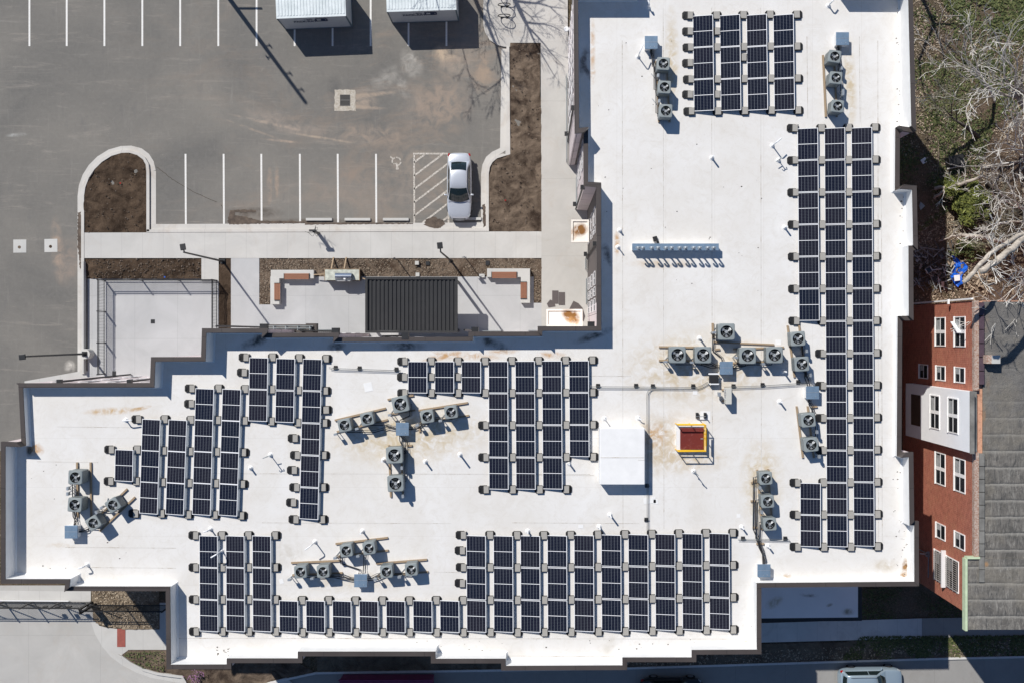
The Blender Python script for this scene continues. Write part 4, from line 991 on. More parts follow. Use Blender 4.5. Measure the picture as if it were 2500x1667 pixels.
for a in ((1738,386,.68,'white vent pipe alone in the middle of the upper roof'),(1583,19,.62,'white bent vent at the upper left roof edge','elbow',110,.25),(2023,14,.65,'white bent vent near the top right roof corner','elbow',50,.35),
    (1558,139,1.0,'thin white vent arm left of the upper left hood','elbow',65,.5,.04),(1886,356,1.0,'tall bent vent left of the right-hand array','elbow',40,.4,.045),(1901,392,.7,'forked dark vent left of the right-hand array','tee',30,.3),
    (1916,556,.6,'white vent midway beside the long right-hand array'),(1513,563,.35,'short white vent near the courtyard parapet'),(1509,604,.6,'thin white vent left of the exhaust bank','straight',0,0,.035),
    (1038.5,1126,.64,'white vent right of the lower central condensers'),(1123,1109,.97,'taller white vent left of the courtyard-edge array'),(937,1122,.75,'white vent touching the large central condenser'),
    (612,1142,.5,'short white vent right of the left-wing array'),(660,1110,1.2,'tall dark hooked vent left of the long left-wing column','tee',200,.25),(307,1025,.6,'bent vent left of the second left-wing column','elbow',5,.6,.045),
    (514,1291,.6,'bent white vent above the bottom-left array','elbow',190,.25),(541,1344,.95,'white bent vent between bottom-left panels','elbow',210,.4),(213,1378,.62,'bent white vent at the lower left roof corner','elbow',195,.3),
    (885,1296,.78,'white vent above the six lower condensers'),(769,1322,1.05,'tall bent vent left of the six lower condensers','elbow',215,.45,.045),(1489.5,1256,.8,'white vent below the penthouse'),(1463,1285,.65,'white vent at the sixth bottom-right column'),
    (1288.5,1296,.55,'short white vent at the third bottom-right column'),(1811,1286,.55,'short white vent right of the bottom-right array'),(1875,1332,.55,'short white vent below the lower right trio'),
    (1904,980,.6,'white vent left of the lower right hood pair'),(1389,1130,.6,'white vent left of the penthouse base'),(1694,1150,1.15,'tall dark hooked vent below the red roof hatch','tee',-40,.2),(1708,826,.62,'white vent above the large condenser row'),
    (1912,906,.75,'white vent standing in the far right condenser shadow'),(1475.5,1021,.7,'thin vent at the upper left of the penthouse','straight',0,0,.03),(1558,1020,.35,'small hooked vent at the upper right of the penthouse','elbow',-20,.2,.04)): vent(*a)
# exhaust bank
a = P(1543.5, 595, ZR+.55); b = P(1755, 612, ZR+.55)
eb = thing('exhaust_bank', 'long blue-grey metal curb with twelve gooseneck exhaust pipes', 'exhaust bank', ((a.x+b.x)/2, (a.y+b.y)/2, ZR))
w = b.x-a.x; d = a.y-b.y; bevel(MB().box((0,0,.52), (w, d, .06)).build('lid', 'galvanised_sky_blue', eb), .01); MB().box((0,0,.245), (w-.06, d-.06, .488)).build('curb', 'parapet_lining', eb)
xs = [(v_-1130)/(2115-130)*0 for v_ in range(0)]
for q in (262, 368, 572, 715, 897, 1025, 1208, 1342, 1528, 1665, 1850, 1985):
    x = (q/9.408 + 1530 - 1649.2)*S(1, ZR+.7); g = MB(); R0 = .11
    pts = [(x+.02, -.10, .55), (x+.02, -.10, 1.18)] + [(x+.02 - .09+.09*math.cos(R(180*i/8)), -.10, 1.18+.10*math.sin(R(180*i/8))) for i in range(1, 9)] + [(x-.16, -.10, 1.08)]
    g.tube(pts, .055, 10, False); g.tube([(x+.02,-.12,.552),(x+.02,-.12,.57)], .10, 14); g.build('gooseneck', 'galvanised_dull', eb, smooth=True)
# conduits
def conduit(name, px, lab, r=.016, z=.17, mat='conduit_grey', two=True):
    pts = [P(u, v, ZR+z) for u, v in px]; t_ = thing(name, lab, 'conduit', (pts[0].x, pts[0].y, ZR)); o0 = Vector(t_.location)
    m = MB(); m.tube([q-o0 for q in pts], r, 8)
    m.build('pipe', mat, t_, smooth=True)
    if two:
        m = MB(); m.tube([q-o0+Vector((.0,-.075,0)) if abs(pts[0].y-pts[-1].y) < abs(pts[0].x-pts[-1].x) else q-o0+Vector((.075,0,0)) for q in pts], r*.8, 8); m.build('pipe', 'conduit_grey', t_, smooth=True)
    return t_
def support(u, v, lab, rz=0):
    p = P(u, v, ZR+.06); o = MB().box((0,0,.045), (.24,.26,.09), taper=.8).box((0,0,.1), (.3,.04,.03)).build('conduit_block', 'black_plastic'); o.location = (p.x, p.y, ZR+.003); o.rotation_euler = (0,0,rz); tag(o, lab, 'pipe support', 'black blocks carrying the conduits')
conduit('conduit', [(803,896),(812,898.6),(978.7,904)], 'thin grey conduit crossing from the left-wing array to the courtyard-edge array')
conduit('conduit', [(1437,936),(1446,943),(1560,943.5),(1699.5,945),(1712,941),(1728,932)], 'grey conduit from the courtyard-edge array to the inverter rack')
cv = [(1700,948),(1592,947.5),(1586,949),(1582,953),(1579.5,959),(1579,975),(1579.5,1040),(1580,1298)]
conduit('conduit', cv, 'long grey conduit turning down past the penthouse to the bottom array', two=True)
conduit('conduit', [(1768,944),(1860,941),(1971,934)], 'grey conduit from the inverter rack to the right hood')
conduit('conduit', [(1802,1315),(1870,1315.5),(1927,1317),(1930,1322)], 'short grey conduit below the lower right condenser trio')
for i, (u, v) in enumerate(((819,897),(877.5,898.5),(967.5,901),(1460,941),(1553,941),(1594,942),(1692.5,942),(1791,942),(1862,939),(1949,932),(1578,1268),(1580,1185),(1814,1314),(1917.5,1314))):
    support(u, v, 'black conduit block, %s' % ('first from left at upper left run','second from left at upper left run','third from left at upper left run','first right of the courtyard-edge array','second right of the courtyard-edge array','at the conduit corner above the penthouse','just left of the inverter rack','first right of the inverter rack','second right of the inverter rack','just left of the right hood','above the bottom-right array','beside the penthouse corner','left end below the lower right trio','right end below the lower right trio')[i])
# inverter rack, mini split, small roof boxes
p = P(1743, 924.5, ZR+.45); iv = thing('inverter_rack', 'black inverter between two white bars on a low roof rack', 'inverter', (p.x, p.y, ZR))
MB().box((0,0,.36), (.56,.48,.18)).build('inverter', 'black_plastic', iv); m = MB(); m.box((0,.31,.4), (.66,.09,.06)); m.box((.02,-.31,.4), (.6,.07,.06)); m.build('bar', 'white_pvc', iv)
m = MB(); [m.box((a_*.27, b_*.3, .19), (.05,.05,.37)) for a_ in (-1,1) for b_ in (-1,1)]; m.build('leg', 'galvanised_dull', iv)
p = P(1780, 966.5, ZR+.8); ms = thing('split_unit', 'beige slim split air conditioner unit beside the inverter rack', 'air conditioner', (p.x, p.y, ZR), 0)
bevel(MB().box((0,0,.46), (.33,.98,.68)).build('casing', 'beige_casing', ms), .02); 
m = MB(); m.cyl((0,0,0), .26, .01, 24); o = m.build('fan_opening', 'fan_well', ms); o.rotation_euler = (0, R(-90), 0); o.location = (-.169, .12, .48)
m = MB(); [m.bar((-.19,-.2+i*.16,.2),(-.19,-.2+i*.16,.76),.015) for i in range(5)]; [m.bar((-.19,-.22,.22+i*.26),(-.19,.46,.22+i*.26),.015) for i in range(3)]; m.build('grille', 'white_pvc', ms)
m = MB(); m.box((0,-.35,.06), (.6,.1,.1)); m.box((0,.35,.06), (.6,.1,.1)); m.build('foot', 'timber', ms)
p = P(1756, 962, ZR+.5); o = MB().box((0,0,.45), (.18,.24,.3)).box((0,0,.16),(.05,.05,.31)).build('disconnect_box', 'galvanised_dull'); o.location = (p.x, p.y, ZR); tag(o, 'pale switch box left of the beige split unit', 'switch box')
p = P(1600, 583.5, ZR+.2); o = MB().box((0,0,.11), (.26,.3,.2)).box((.0,0,.225),(.05,.3,.02)).box((.12,-.28,.05),(.12,.22,.04)).build('junction_box', 'black_plastic'); o.location = (p.x, p.y, ZR); o.rotation_euler = (0,0,.25); tag(o, 'small black box above the exhaust bank', 'junction box')
for i, u in enumerate((1702.5, 1722)):
    p = P(u, 1013.5, ZR+.15); o = MB().box((0,0,.09), (.17,.34,.17), taper=.9).box((0,-.05,.3),(.04,.04,.4)).build('support_block', 'black_plastic'); o.location = (p.x, p.y, ZR+.008); tag(o, '%s black block of the bracket above the red hatch' % ('left', 'right')[i], 'support block', 'blocks above the red hatch')
p = P(1712, 1016, ZR+.3); tag(MB().box(tuple(p), (S(24,ZR), .04, .04)).build('crossbar', 'galvanised_dull'), 'thin bar across the two black blocks above the hatch', 'bar')
p = P(1722, 1014, ZR); o = MB().box((p.x, p.y, ZR+.006), (.62,.55,.006)).build('roof_patch', 'parapet_lining'); tag(o, 'bright white membrane patch above the red hatch', 'roof patch')
for i, (u, v, w_, h_, r_) in enumerate(((899,944,20,22,.2),(1697,958,11,9,0),(1586,1221,30,14,.1),(1601,1224,11,11,0),(1900,836,14,13,0),(687,1418,10,12,.3),(1803,1258,9,9,0),(1418,1284,12,9,0))):
    p = P(u, v, ZR); o = MB().box((0,0,0), (S(w_,ZR), S(h_,ZR), .006)).build('roof_patch', 'parapet_lining'); o.location = (p.x, p.y, ZR+.0105); o.rotation_euler = (0,0,r_)
    tag(o, 'bright white membrane patch %s' % ('above the central condensers','below the conduit left of the split unit','large below the penthouse','small below the penthouse','beside the far right condenser','left of the six lower condensers','above the short right vent','near the seventh bottom-right column')[i], 'roof patch')

# ------------------------------------------------------------------ courtyard
# ribbed pavilion
zc = 3.3; a = P(891.5, 676.5, zc); b = P(1117, 813, zc); w = b.x-a.x; d = a.y-b.y
pv = thing('pavilion', 'black ribbed metal shade pavilion standing on the patio', 'pavilion', ((a.x+b.x)/2, (a.y+b.y)/2, 0))
m = MB()
for c, s_ in (((0, d/2-.08, zc-.11), (w, .16, .22)), ((0, -d/2+.08, zc-.11), (w, .16, .22)), ((-w/2+.08, 0, zc-.11), (.16, d-.324, .22)), ((w/2-.08, 0, zc-.11), (.16, d-.324, .22))): m.box(c, s_)
m.build('rim', 'canopy_rim', pv)
m = MB(); m.box((0,0,zc-.17), (w-.33, d-.33, .03)); n = 21
for i in range(n):
    x = -w/2+.36+i*(w-.72)/(n-1); m.box((x, 0, zc-.125), (.13, d-.34, .09), taper=.999)
m.build('ribbed_roof', 'canopy_black', pv)
for sx in (-1, 1):
    for sy in (-1, 1): MB().box((sx*(w/2-.2), sy*(d/2-.2), (zc-.2)/2), (.15, .15, zc-.2)).build('post', 'canopy_rim', pv)
# benches
def bench(px, woods, lab):
    c = P(px[0][0], px[0][1], 0); o0 = Vector((c.x, c.y, 0)); t_ = thing('seat_wall', lab, 'bench', o0, 0, 'L-shaped seat walls')
    m = MB(); m.prism([q-o0 for q in pp(px, .55)], .0, .55); bevel(m.build('wall', 'concrete_cast', t_), .015)
    for (u0, v0, u1, v1) in woods:
        a = P(u0, v0, .62)-o0; b = P(u1, v1, .62)-o0; L = b.x-a.x; D = a.y-b.y; lng = L > D; m = MB()
        n = 4; 
        for i in range(n):
            if lng: m.box(((a.x+b.x)/2, b.y+D*(i+.5)/n, .60), (L-.1, D/n-.012, .05))
            else: m.box((a.x+L*(i+.5)/n, (a.y+b.y)/2, .60), (L/n-.012, D-.1, .05))
        m.build('wood_seat', 'bench_wood', t_); m = MB()
        for s_ in (0, 1):
            if lng: m.box((a.x+.02 if s_ == 0 else b.x-.02, (a.y+b.y)/2, .585), (.04, D, .07))
            else: m.box(((a.x+b.x)/2, a.y-.02 if s_ == 0 else b.y+.02, .585), (L, .04, .07))
        m.build('end_trim', 'dark_metal', t_)
    return t_
bench([(661,659.5),(766,659.5),(766,680),(682,680),(682,743.5),(661,743.5)], [(692.5,668,755.5,682.5),(669.3,691,684,734)], 'L-shaped concrete seat wall with wooden seats at the left of the patio')
bench([(1189,656),(1294,656),(1294,740),(1271.5,740),(1271.5,677),(1189,677)], [(1199.5,664,1262.5,679.5),(1270.7,688,1286,730)], 'L-shaped concrete seat wall with wooden seats at the right of the patio')
# grill counter
zg = .95; a = P(792, 657, zg); b = P(878, 685.5, zg); w = b.x-a.x; d = a.y-b.y
gc = thing('grill_counter', 'timber framed outdoor counter with pale stone top beside the pavilion', 'counter', ((a.x+b.x)/2, (a.y+b.y)/2, 0))
MB().box((0,0,.45), (w-.06, d-.06, .88)).build('base', 'board_brown', gc); MB().box((0,0,.92), (w-.07, d-.07, .06)).build('top', 'stone_top', gc)
m = MB(); m.box((0, d/2-.02, .935), (w, .035, .07)); m.box((-w/2+.02, -.02, .935), (.035, d-.04, .07)); m.box((w/2-.02, -.02, .935), (.035, d-.04, .07)); m.build('edging', 'timber', gc)
g = P(838.5, 676, 1.2); gr = thing('gas_grill', 'steel gas grill with rounded lid set in the outdoor counter', 'grill', (g.x, g.y, .955))
m = MB(); m.box((0, -.02, .08), (1.18, .52, .16)); m.build('body', 'steel_grey', gr)
m = MB(); N = 8; A = [(0.26*math.cos(R(180*i/N)), .16+.26*math.sin(R(180*i/N))) for i in range(N+1)]
vs = [(-.58, y+.02, z_) for y, z_ in A]+[(.58, y+.02, z_) for y, z_ in A]; m.add(vs, [(i, i+1, N+2+i, N+1+i) for i in range(N)] + [tuple(range(N+1))[::-1], tuple(range(N+1, 2*N+2))]); m.build('lid', 'grill_steel', gr)
m = MB(); m.tube([(-.48,-.30,.2),(.48,-.30,.2)], .015, 8); m.box((.1, -.16, .38), (.14, .1, .02)); m.build('handle', 'white_pvc', gr)
for i, (ua, va, ub, vb) in enumerate(((814.4,629,808.8,657),(845.3,629,840.3,657))):
    A = P(ua, va, .1); A.z = .12; B = P(ub, vb, .9); o = MB().bar(A, B, .09, .06).build('brace_board', 'timber'); tag(o, '%s orange timber brace leaning behind the grill counter' % ('left', 'right')[i], 'timber', 'timber braces behind the counter')
for i, (x0, y0, x1, y1) in enumerate(((766,671,791,669.5),(878,677.5,893,682))):
    o = MB().bar(P(x0, y0, .6), P(x1, y1, .75), .07, .05).build('brace_board', 'timber'); tag(o, ('pale board between the left seat wall and the counter', 'pale board from the counter to the pavilion')[i], 'timber')
# lamps
def lamp(base, hz, head, lab, zb=0., ped=None, hs=(.36,.42)):
    p = P(*base, 0); t_ = thing('lamp_post', lab, 'lamp post', (p.x, p.y, 0), 0, 'lamp posts')
    lean = P(head[0], head[1], hz)-Vector((p.x, p.y, 0))
    m = MB(); m.tube([(0,0,zb),(0,0,hz)], [.075,.055], 12); m.build('pole', 'dark_metal', t_)
    m = MB(); m.box((0,0,zb+.04), (.34,.34,.06)); m.cyl((0,0,zb+.05), .12, .14, 14); m.build('base_plate', 'dark_metal', t_)
    m = MB(); m.tube([(0,0,hz-.12),(lean.x*.55,lean.y*.55,hz-.05)], .045, 8); m.build('arm', 'dark_metal', t_)
    an = math.atan2(lean.y, lean.x); h = bevel(MB().box((0,0,0), (hs[1], hs[0], .09)).build('lamp_head', 'dark_metal', t_), .03)
    h.location = (lean.x, lean.y, hz); h.rotation_euler = (0,0,an)
    if ped: q = MB().cyl((0,0,0), ped, zb, 32).build('pedestal', 'concrete_cast', t_)
    return t_
lamp((544.5,638.5), 7.5, (446.5,603.5), 'dark lamp post at the left garden path corner')
lamp((1101,637), 7.3, (1074,600), 'dark lamp post in the mulch above the pavilion')
lamp((219,863), 8.3, (54.5,871), 'tall lamp post on a round concrete pedestal beside the dog run', .75, .36)
# small site furniture
def small(name, mb, mat, px, lab, cat, z=0, rz=0, **k):
    o = mb.build(name, mat); p = P(px[0], px[1], z); o.location = p; o.rotation_euler = (0,0,rz); return tag(o, lab, cat, **k)
small('bollard_post', MB().box((0,0,.15), (.28,.28,.3), taper=.97), 'concrete_cast', (1019,643), 'pale square concrete post in the mulch', 'post', 0)
small('paver_block', MB().box((0,0,.1), (.28,.28,.18), taper=.97), 'concrete_cast', (1020,671), 'pale concrete block touching the pavilion edge', 'block', 0)
small('valve_box', MB().box((0,0,.09), (.3,.28,.1), taper=.95), 'dark_metal', (1044.5,643.5), 'dark square valve box in the mulch', 'valve box', 0)
small('valve_box', MB().box((0,0,.09), (.3,.33,.1), taper=.95), 'dark_metal', (1190.5,642.5), 'black square valve box above the right seat wall', 'valve box', 0)
small('pedestal_block', MB().box((0,0,.14), (.4,.26,.28), taper=.97).box((.0,.05,.29),(.2,.1,.02)), 'concrete_cast', (1177,674), 'small pale block left of the right seat wall', 'block', 0)
small('drain_cover', MB().box((0,0,0), (.29,.29,.012)), 'dark_metal', (373,785), 'dark square drain cover in the dog run slab', 'drain', .032)
small('path_light', MB().tube([(0,0,0),(0,0,1.75)], .035, 8).box((0,0,1.77), (.12,.12,.08)), 'dark_metal', (972,636), 'thin dark post in the mulch left of the lamp', 'post', 0)
sp = thing('sign_post', 'thin signpost casting a paddle shadow left of the right seat wall', 'sign', P(1139,633,0))
MB().tube([(0,0,0),(0,0,2.3)], .03, 8).build('post', 'steel_grey', sp); MB().box((0,-.03,2.0), (.32,.02,.46)).build('sign_plate', 'steel_grey', sp)
# bicycle repair post with looping cables
rp = P(779, 573, 0); rp = P(778.5, 571, 0); t_ = thing('repair_stand', 'dark repair post with dangling looped cables on the path', 'repair stand', rp)
MB().box((0,0,.75), (.2,.14,1.5)).box((0,0,.02), (.4,.4,.03)).build('post', 'dark_metal', t_); MB().box((-.05,.05,1.6), (.5,.12,.22)).build('tool_bar', 'dark_metal', t_)
m = MB(); rr_ = random.Random(3)
for k in range(7):
    a0 = rr_.uniform(0, 6.3); L = rr_.uniform(.25, .5); z0 = rr_.uniform(1.1, 1.6)
    m.tube([(math.cos(a0)*L*q/4*(1 if q < 4 else .9)-.05, math.sin(a0)*L*math.sin(q*.5), z0-.5*math.sin(math.pi*q/6)) for q in range(7)], .012, 5)
m.build('cable', 'black_plastic', t_)
# wheel stops
for i, (u, v, w_) in enumerate(((779.5,536.5,65),(873.5,536.5,64),(967,536.5,64),(1143,535,66))):
    m = MB(); L = S(w_); m.prism([(-L/2,-.09),(L/2,-.09),(L/2,.09),(-L/2,.09)], 0, .04); m.box((0,0,.085), (L, .19, .1), taper=.97)
    small('wheel_stop', m, 'concrete_cast', (u, v), '%s concrete wheel stop in the parking row' % ('leftmost','second from left','third from left','rightmost, half hidden by the white sedan,')[i], 'wheel stop', .005, group='concrete wheel stops')
# storm drain, utility pads
d0 = P(842.5, 245.5, 0); t_ = thing('storm_drain', 'storm drain grate set in a chipped concrete square', 'storm drain', d0)
rr_ = random.Random(5); ed = []
for k in range(32):
    s_ = k//8; f = (k%8)/8; e = .77+rr_.uniform(-.035,.02)
    ed.append([(-e+2*e*f, -e), (e, -e+2*e*f), (e-2*e*f, e), (-e, e-2*e*f)][s_])
MB().prism(ed, -.01, .014).build('collar', 'collar_concrete', t_); MB().box((0,0,.016), (.72,.80,.006)).build('pit', 'fan_well', t_)
m = MB(); m.box((0,0,.03), (.72,.07,.02)); m.box((0,.38,.03),(.72,.04,.02)); m.box((0,-.38,.03),(.72,.04,.02)); m.box((-.35,0,.0305),(.03,.80,.02)); m.box((.35,0,.0305),(.03,.80,.02))
for k in range(11): m.box((-.30+k*.06, 0, .028), (.018,.78,.018))
m.build('grate', 'grate_dark', t_)
for i, (u, v) in enumerate(((48.5,601.5),(124.5,600))):
    t_ = thing('access_pad', '%s square concrete pad with round brown cap in the asphalt' % ('left','right')[i], 'utility pad', P(u, v, 0), .01*i, 'concrete utility pads')
    MB().prism([(-.47,-.48),(.47,-.47),(.47,.48),(-.47,.47)], -.01, .012).build('slab', 'concrete_cast', t_); MB().cyl((-.03,-.07,.0), .11, .02, 20).build('cap', 'mulch_soil', t_)
# loose sheets
for i, (px, rz) in enumerate(((rect(1348,710,1363,742),0),(rect(1364,714,1379,745),0),([(1335,742),(1343,732),(1352,736),(1356,748),(1339,751)],0),([(1390,754),(1400,735),(1412,741),(1422,752),(1428,772),(1424,785),(1410,770)],0))):
    p0 = P(*px[0], 0); o = MB().prism([q-p0 for q in pp(px, 0)], 0, .025, bottom=True).build('loose_sheet', 'brown_sheet'); o.location = (p0.x, p0.y, .118+.004*i)
    tag(o, ('left upright brown sheet above the rusty canopy','right upright brown sheet above the rusty canopy','five-sided brown offcut at the lower left of the sheets','large folded brown piece between canopy and wall')[i], 'loose sheet', 'brown sheets lying on the path')
for i, (u, v, c_) in enumerate(((296,448.5,'lens_red'),(1234,490.5,'lens_red'),(404,677,'tarp_blue'))):
    small('marker_flag', MB().box((0,0,.15), (.09,.09,.02)).tube([(0,0,0),(0,0,.15)], .005, 4), c_, (u, v), ('tiny red flag in the island soil','tiny orange flag in the side bed','tiny blue flag at the dog run bed')[i], 'flag', .08)
# low wall beside the kerb
lw = MB().prism(pp([(207,640),(211,640),(211,910),(207,910)], 0), -.02, .42).build('retaining_wall', 'concrete_cast'); tag(lw, 'long low concrete wall between the kerb and the dog run', 'wall')

# fences
def fence(name, px, h, lab, post_every, zb=.02, name_panel='picket_panel', step=.105, posts=None, cat='fence'):
    p0 = P(*px[0], 0); t_ = thing(name, lab, cat, (p0.x, p0.y, zb)); pts = [P(u, v, 0)-Vector((p0.x, p0.y, 0)) for u, v in px]; m = MB(); r = MB()
    for a, b in zip(pts, pts[1:]):
        L = (b-a).length; d = (b-a)/L
        for z_ in (.16, h-.22, h-.04): r.bar(a+Vector((0,0,z_)), b+Vector((0,0,z_)), .04)
        n = int(L/step)
        for i in range(1, n): q = a+d*(L*i/n); m.box((q.x, q.y, h/2+.02), (.022, .022, h-.06))
        k = max(1, round(L/post_every))
        for i in range(k+1):
            q = a+d*(L*i/k)
            if i == 0 and a is not pts[0]: continue
            MB().box((q.x, q.y, (h+.08)/2), (.07,.07,h+.08)).build('post', 'dark_metal', t_)
    m.build(name_panel, 'dark_metal', t_); r.build('rail', 'dark_metal', t_); return t_
fence('dog_run_fence', [(257,912),(257,685.5),(531,685.5),(531,806)], 1.2, 'black picket fence enclosing the pale concrete dog run', 2.45)
gt = fence('sliding_gate', [(-60,1466.5),(222,1468)], 1.75, 'long black sliding gate across the lower left driveway', 2.3, cat='gate')
m = MB(); p0 = P(-60,1466.5,0)
for k in range(-1, 4):
    a = P(-10+k*71, 1467.5, 0)-Vector((p0.x,p0.y,0)); b = P(-10+(k+1)*71-4, 1467.5, 0)-Vector((p0.x,p0.y,0)); m.bar(a+Vector((0,0,.2)), b+Vector((0,0,1.5)), .05)
m.build('brace', 'dark_metal', gt); m = MB(); a = P(-60,1463.5,0)-Vector((p0.x,p0.y,0)); b = P(170,1465,0)-Vector((p0.x,p0.y,0)); m.bar(a+Vector((0,0,.12)), b+Vector((0,0,.12)), .06); m.build('track', 'white_pvc', gt)
m = MB(); 
for u in (133, 163, 190): a = P(u, 1468, 0)-Vector((p0.x,p0.y,0)); m.box((a.x, a.y, 1.25), (.28,.1,.3))
m.build('operator_box', 'dark_metal', gt)
fence('driveway_fence', [(228,1474),(304,1474.5),(420,1475)], 1.8, 'black picket fence over the bare soil right of the gate', 2.3)
m = MB(); q = P(226,1468,0); t_ = thing('gate_frame', 'thick black frame where the gate meets the fence', 'gate post', q)
for dx, dy in ((0,0),(.25,-.12),(.0,-.3)): m.box((dx, dy, .95), (.11,.11,1.9))
m.bar((0,0,1.9), (.25,-.12,1.9), .1); m.bar((0,0,1.9), (0,-.3,1.9), .1); m.bar((0,0,.3), (.25,-.12,1.7), .06); m.build('frame', 'dark_metal', t_)

# ------------------------------------------------------------------ containers
def text_mesh(name, body, size, mat, parent, M, depth=.003, bold=.002):
    cu = bpy.data.curves.new(name, 'FONT'); cu.body = body; cu.size = size; cu.extrude = depth; cu.offset = bold; cu.align_x = 'LEFT'
    o = bpy.data.objects.new(name, cu); COL.objects.link(o); bpy.context.view_layer.update()
    me = bpy.data.meshes.new_from_object(o.evaluated_get(bpy.context.evaluated_depsgraph_get())); bpy.data.objects.remove(o)
    me.materials.clear(); me.materials.append(MAT[mat]); me.transform(M); q = bpy.data.objects.new(name, me); COL.objects.link(q); q.parent = parent; return q
def container(sw, se, lab, h=2.36):
    A = P(*sw, 0); B = P(*se, 0); L = (B-A).length; rz = math.atan2(B.y-A.y, B.x-A.x)
    t_ = thing('storage_container', lab, 'container', A, rz, 'storage containers in the parking lot'); D = 2.44
    MB().box((L/2, D/2, h/2), (L-.04, D-.04, h-.06)).build('body', 'container_side', t_)
    m = MB(); m.box((L/2, D/2, h-.02), (L, D, .05)); m.build('roof', 'container_skin', t_)
    m = MB(); n = 22
    for i in range(n): x = .14+i*(L-.28)/(n-1); m.box((x, D/2, h+.017), (.12, D-.3, .026), taper=.97)
    m.build('roof_rib', 'container_skin', t_)
    m = MB(); 
    for x in (.04, L-.04):
        for y in (.04, D-.04): m.box((x, y, h/2), (.09,.09,h-.1))
    m.box((L/2, .02, .06), (L, .06, .1)); m.box((L-.02, D/2, .06), (.06, D, .1)); m.build('corner_frame', 'container_trim', t_)
    T = Matrix.Rotation(R(90), 4, 'X')
    f = L/4.85
    text_mesh('lettering', 'PACK-RAT', .40, 'logo_blue', t_, Matrix.Translation((1.0*f, -.0, h-.95)) @ T @ Matrix.Scale(.86, 4, (1,0,0)), .004, .007)
    text_mesh('lettering', '1-800', .20, 'logo_blue', t_, Matrix.Translation((1.75*f, -.0, h-.55)) @ T @ Matrix.Scale(1.4, 4, (1,0,0)), .004, .002)
    m = MB(); x0, x1, z0, z1 = 2.62*f, 3.38*f, h-.82, h-.36
    for c, s_ in ((((x0+x1)/2, -.008, z0), (x1-x0, .02, .07)), (((x0+x1)/2, -.008, z1), (x1-x0, .02, .07)), ((x0, -.008, (z0+z1)/2), (.1, .02, z1-z0-.072)), ((x1, -.008, (z0+z1)/2), (.1, .02, z1-z0-.072)), (((x0+x1)/2+.12, -.008, (z0+z1)/2), (.3, .016, .2))): m.box(c, s_)
    m.build('logo_plate', 'logo_blue', t_)
    return t_
container((697,73.5), (861,67), 'left pale ribbed storage container casting a big shadow')
container((957,57.5), (1121,52.5), 'right pale ribbed storage container nearer the bike racks')
# bike racks
for i, v in enumerate((-6.5, 18.8, 45.6)):
    p = P(1231.5, v, 0); t_ = thing('bike_rack', ('topmost','middle','lowest')[i]+' black ring bike rack on the upper sidewalk', 'bike rack', (p.x, p.y, .116), 0, 'ring bike racks')
    m = MB(); N = 28; m.tube([(.44*math.sin(2*math.pi*k/N+.4)*(1), .05*math.cos(2*math.pi*k/N), .46-.44*math.cos(2*math.pi*k/N+.4)) for k in range(N+1)], .032, 8, False)
    m.build('ring', 'dark_metal', t_); m = MB(); m.box((-.2,0,.01), (.16,.12,.02)); m.box((.2,0,.01), (.16,.12,.02)); m.build('foot', 'dark_metal', t_)
p = P(1383,72,2.4); o = MB().cyl((0,0,0), .19, .04, 20, r2=.15).tube([(0,0,0),(.2,-.15,-.1),(.35,-.2,-.1)], .03, 6).build('satellite_dish', 'white_pvc'); o.location = p; tag(o, 'small white dish beside the wall at the upper path', 'dish')

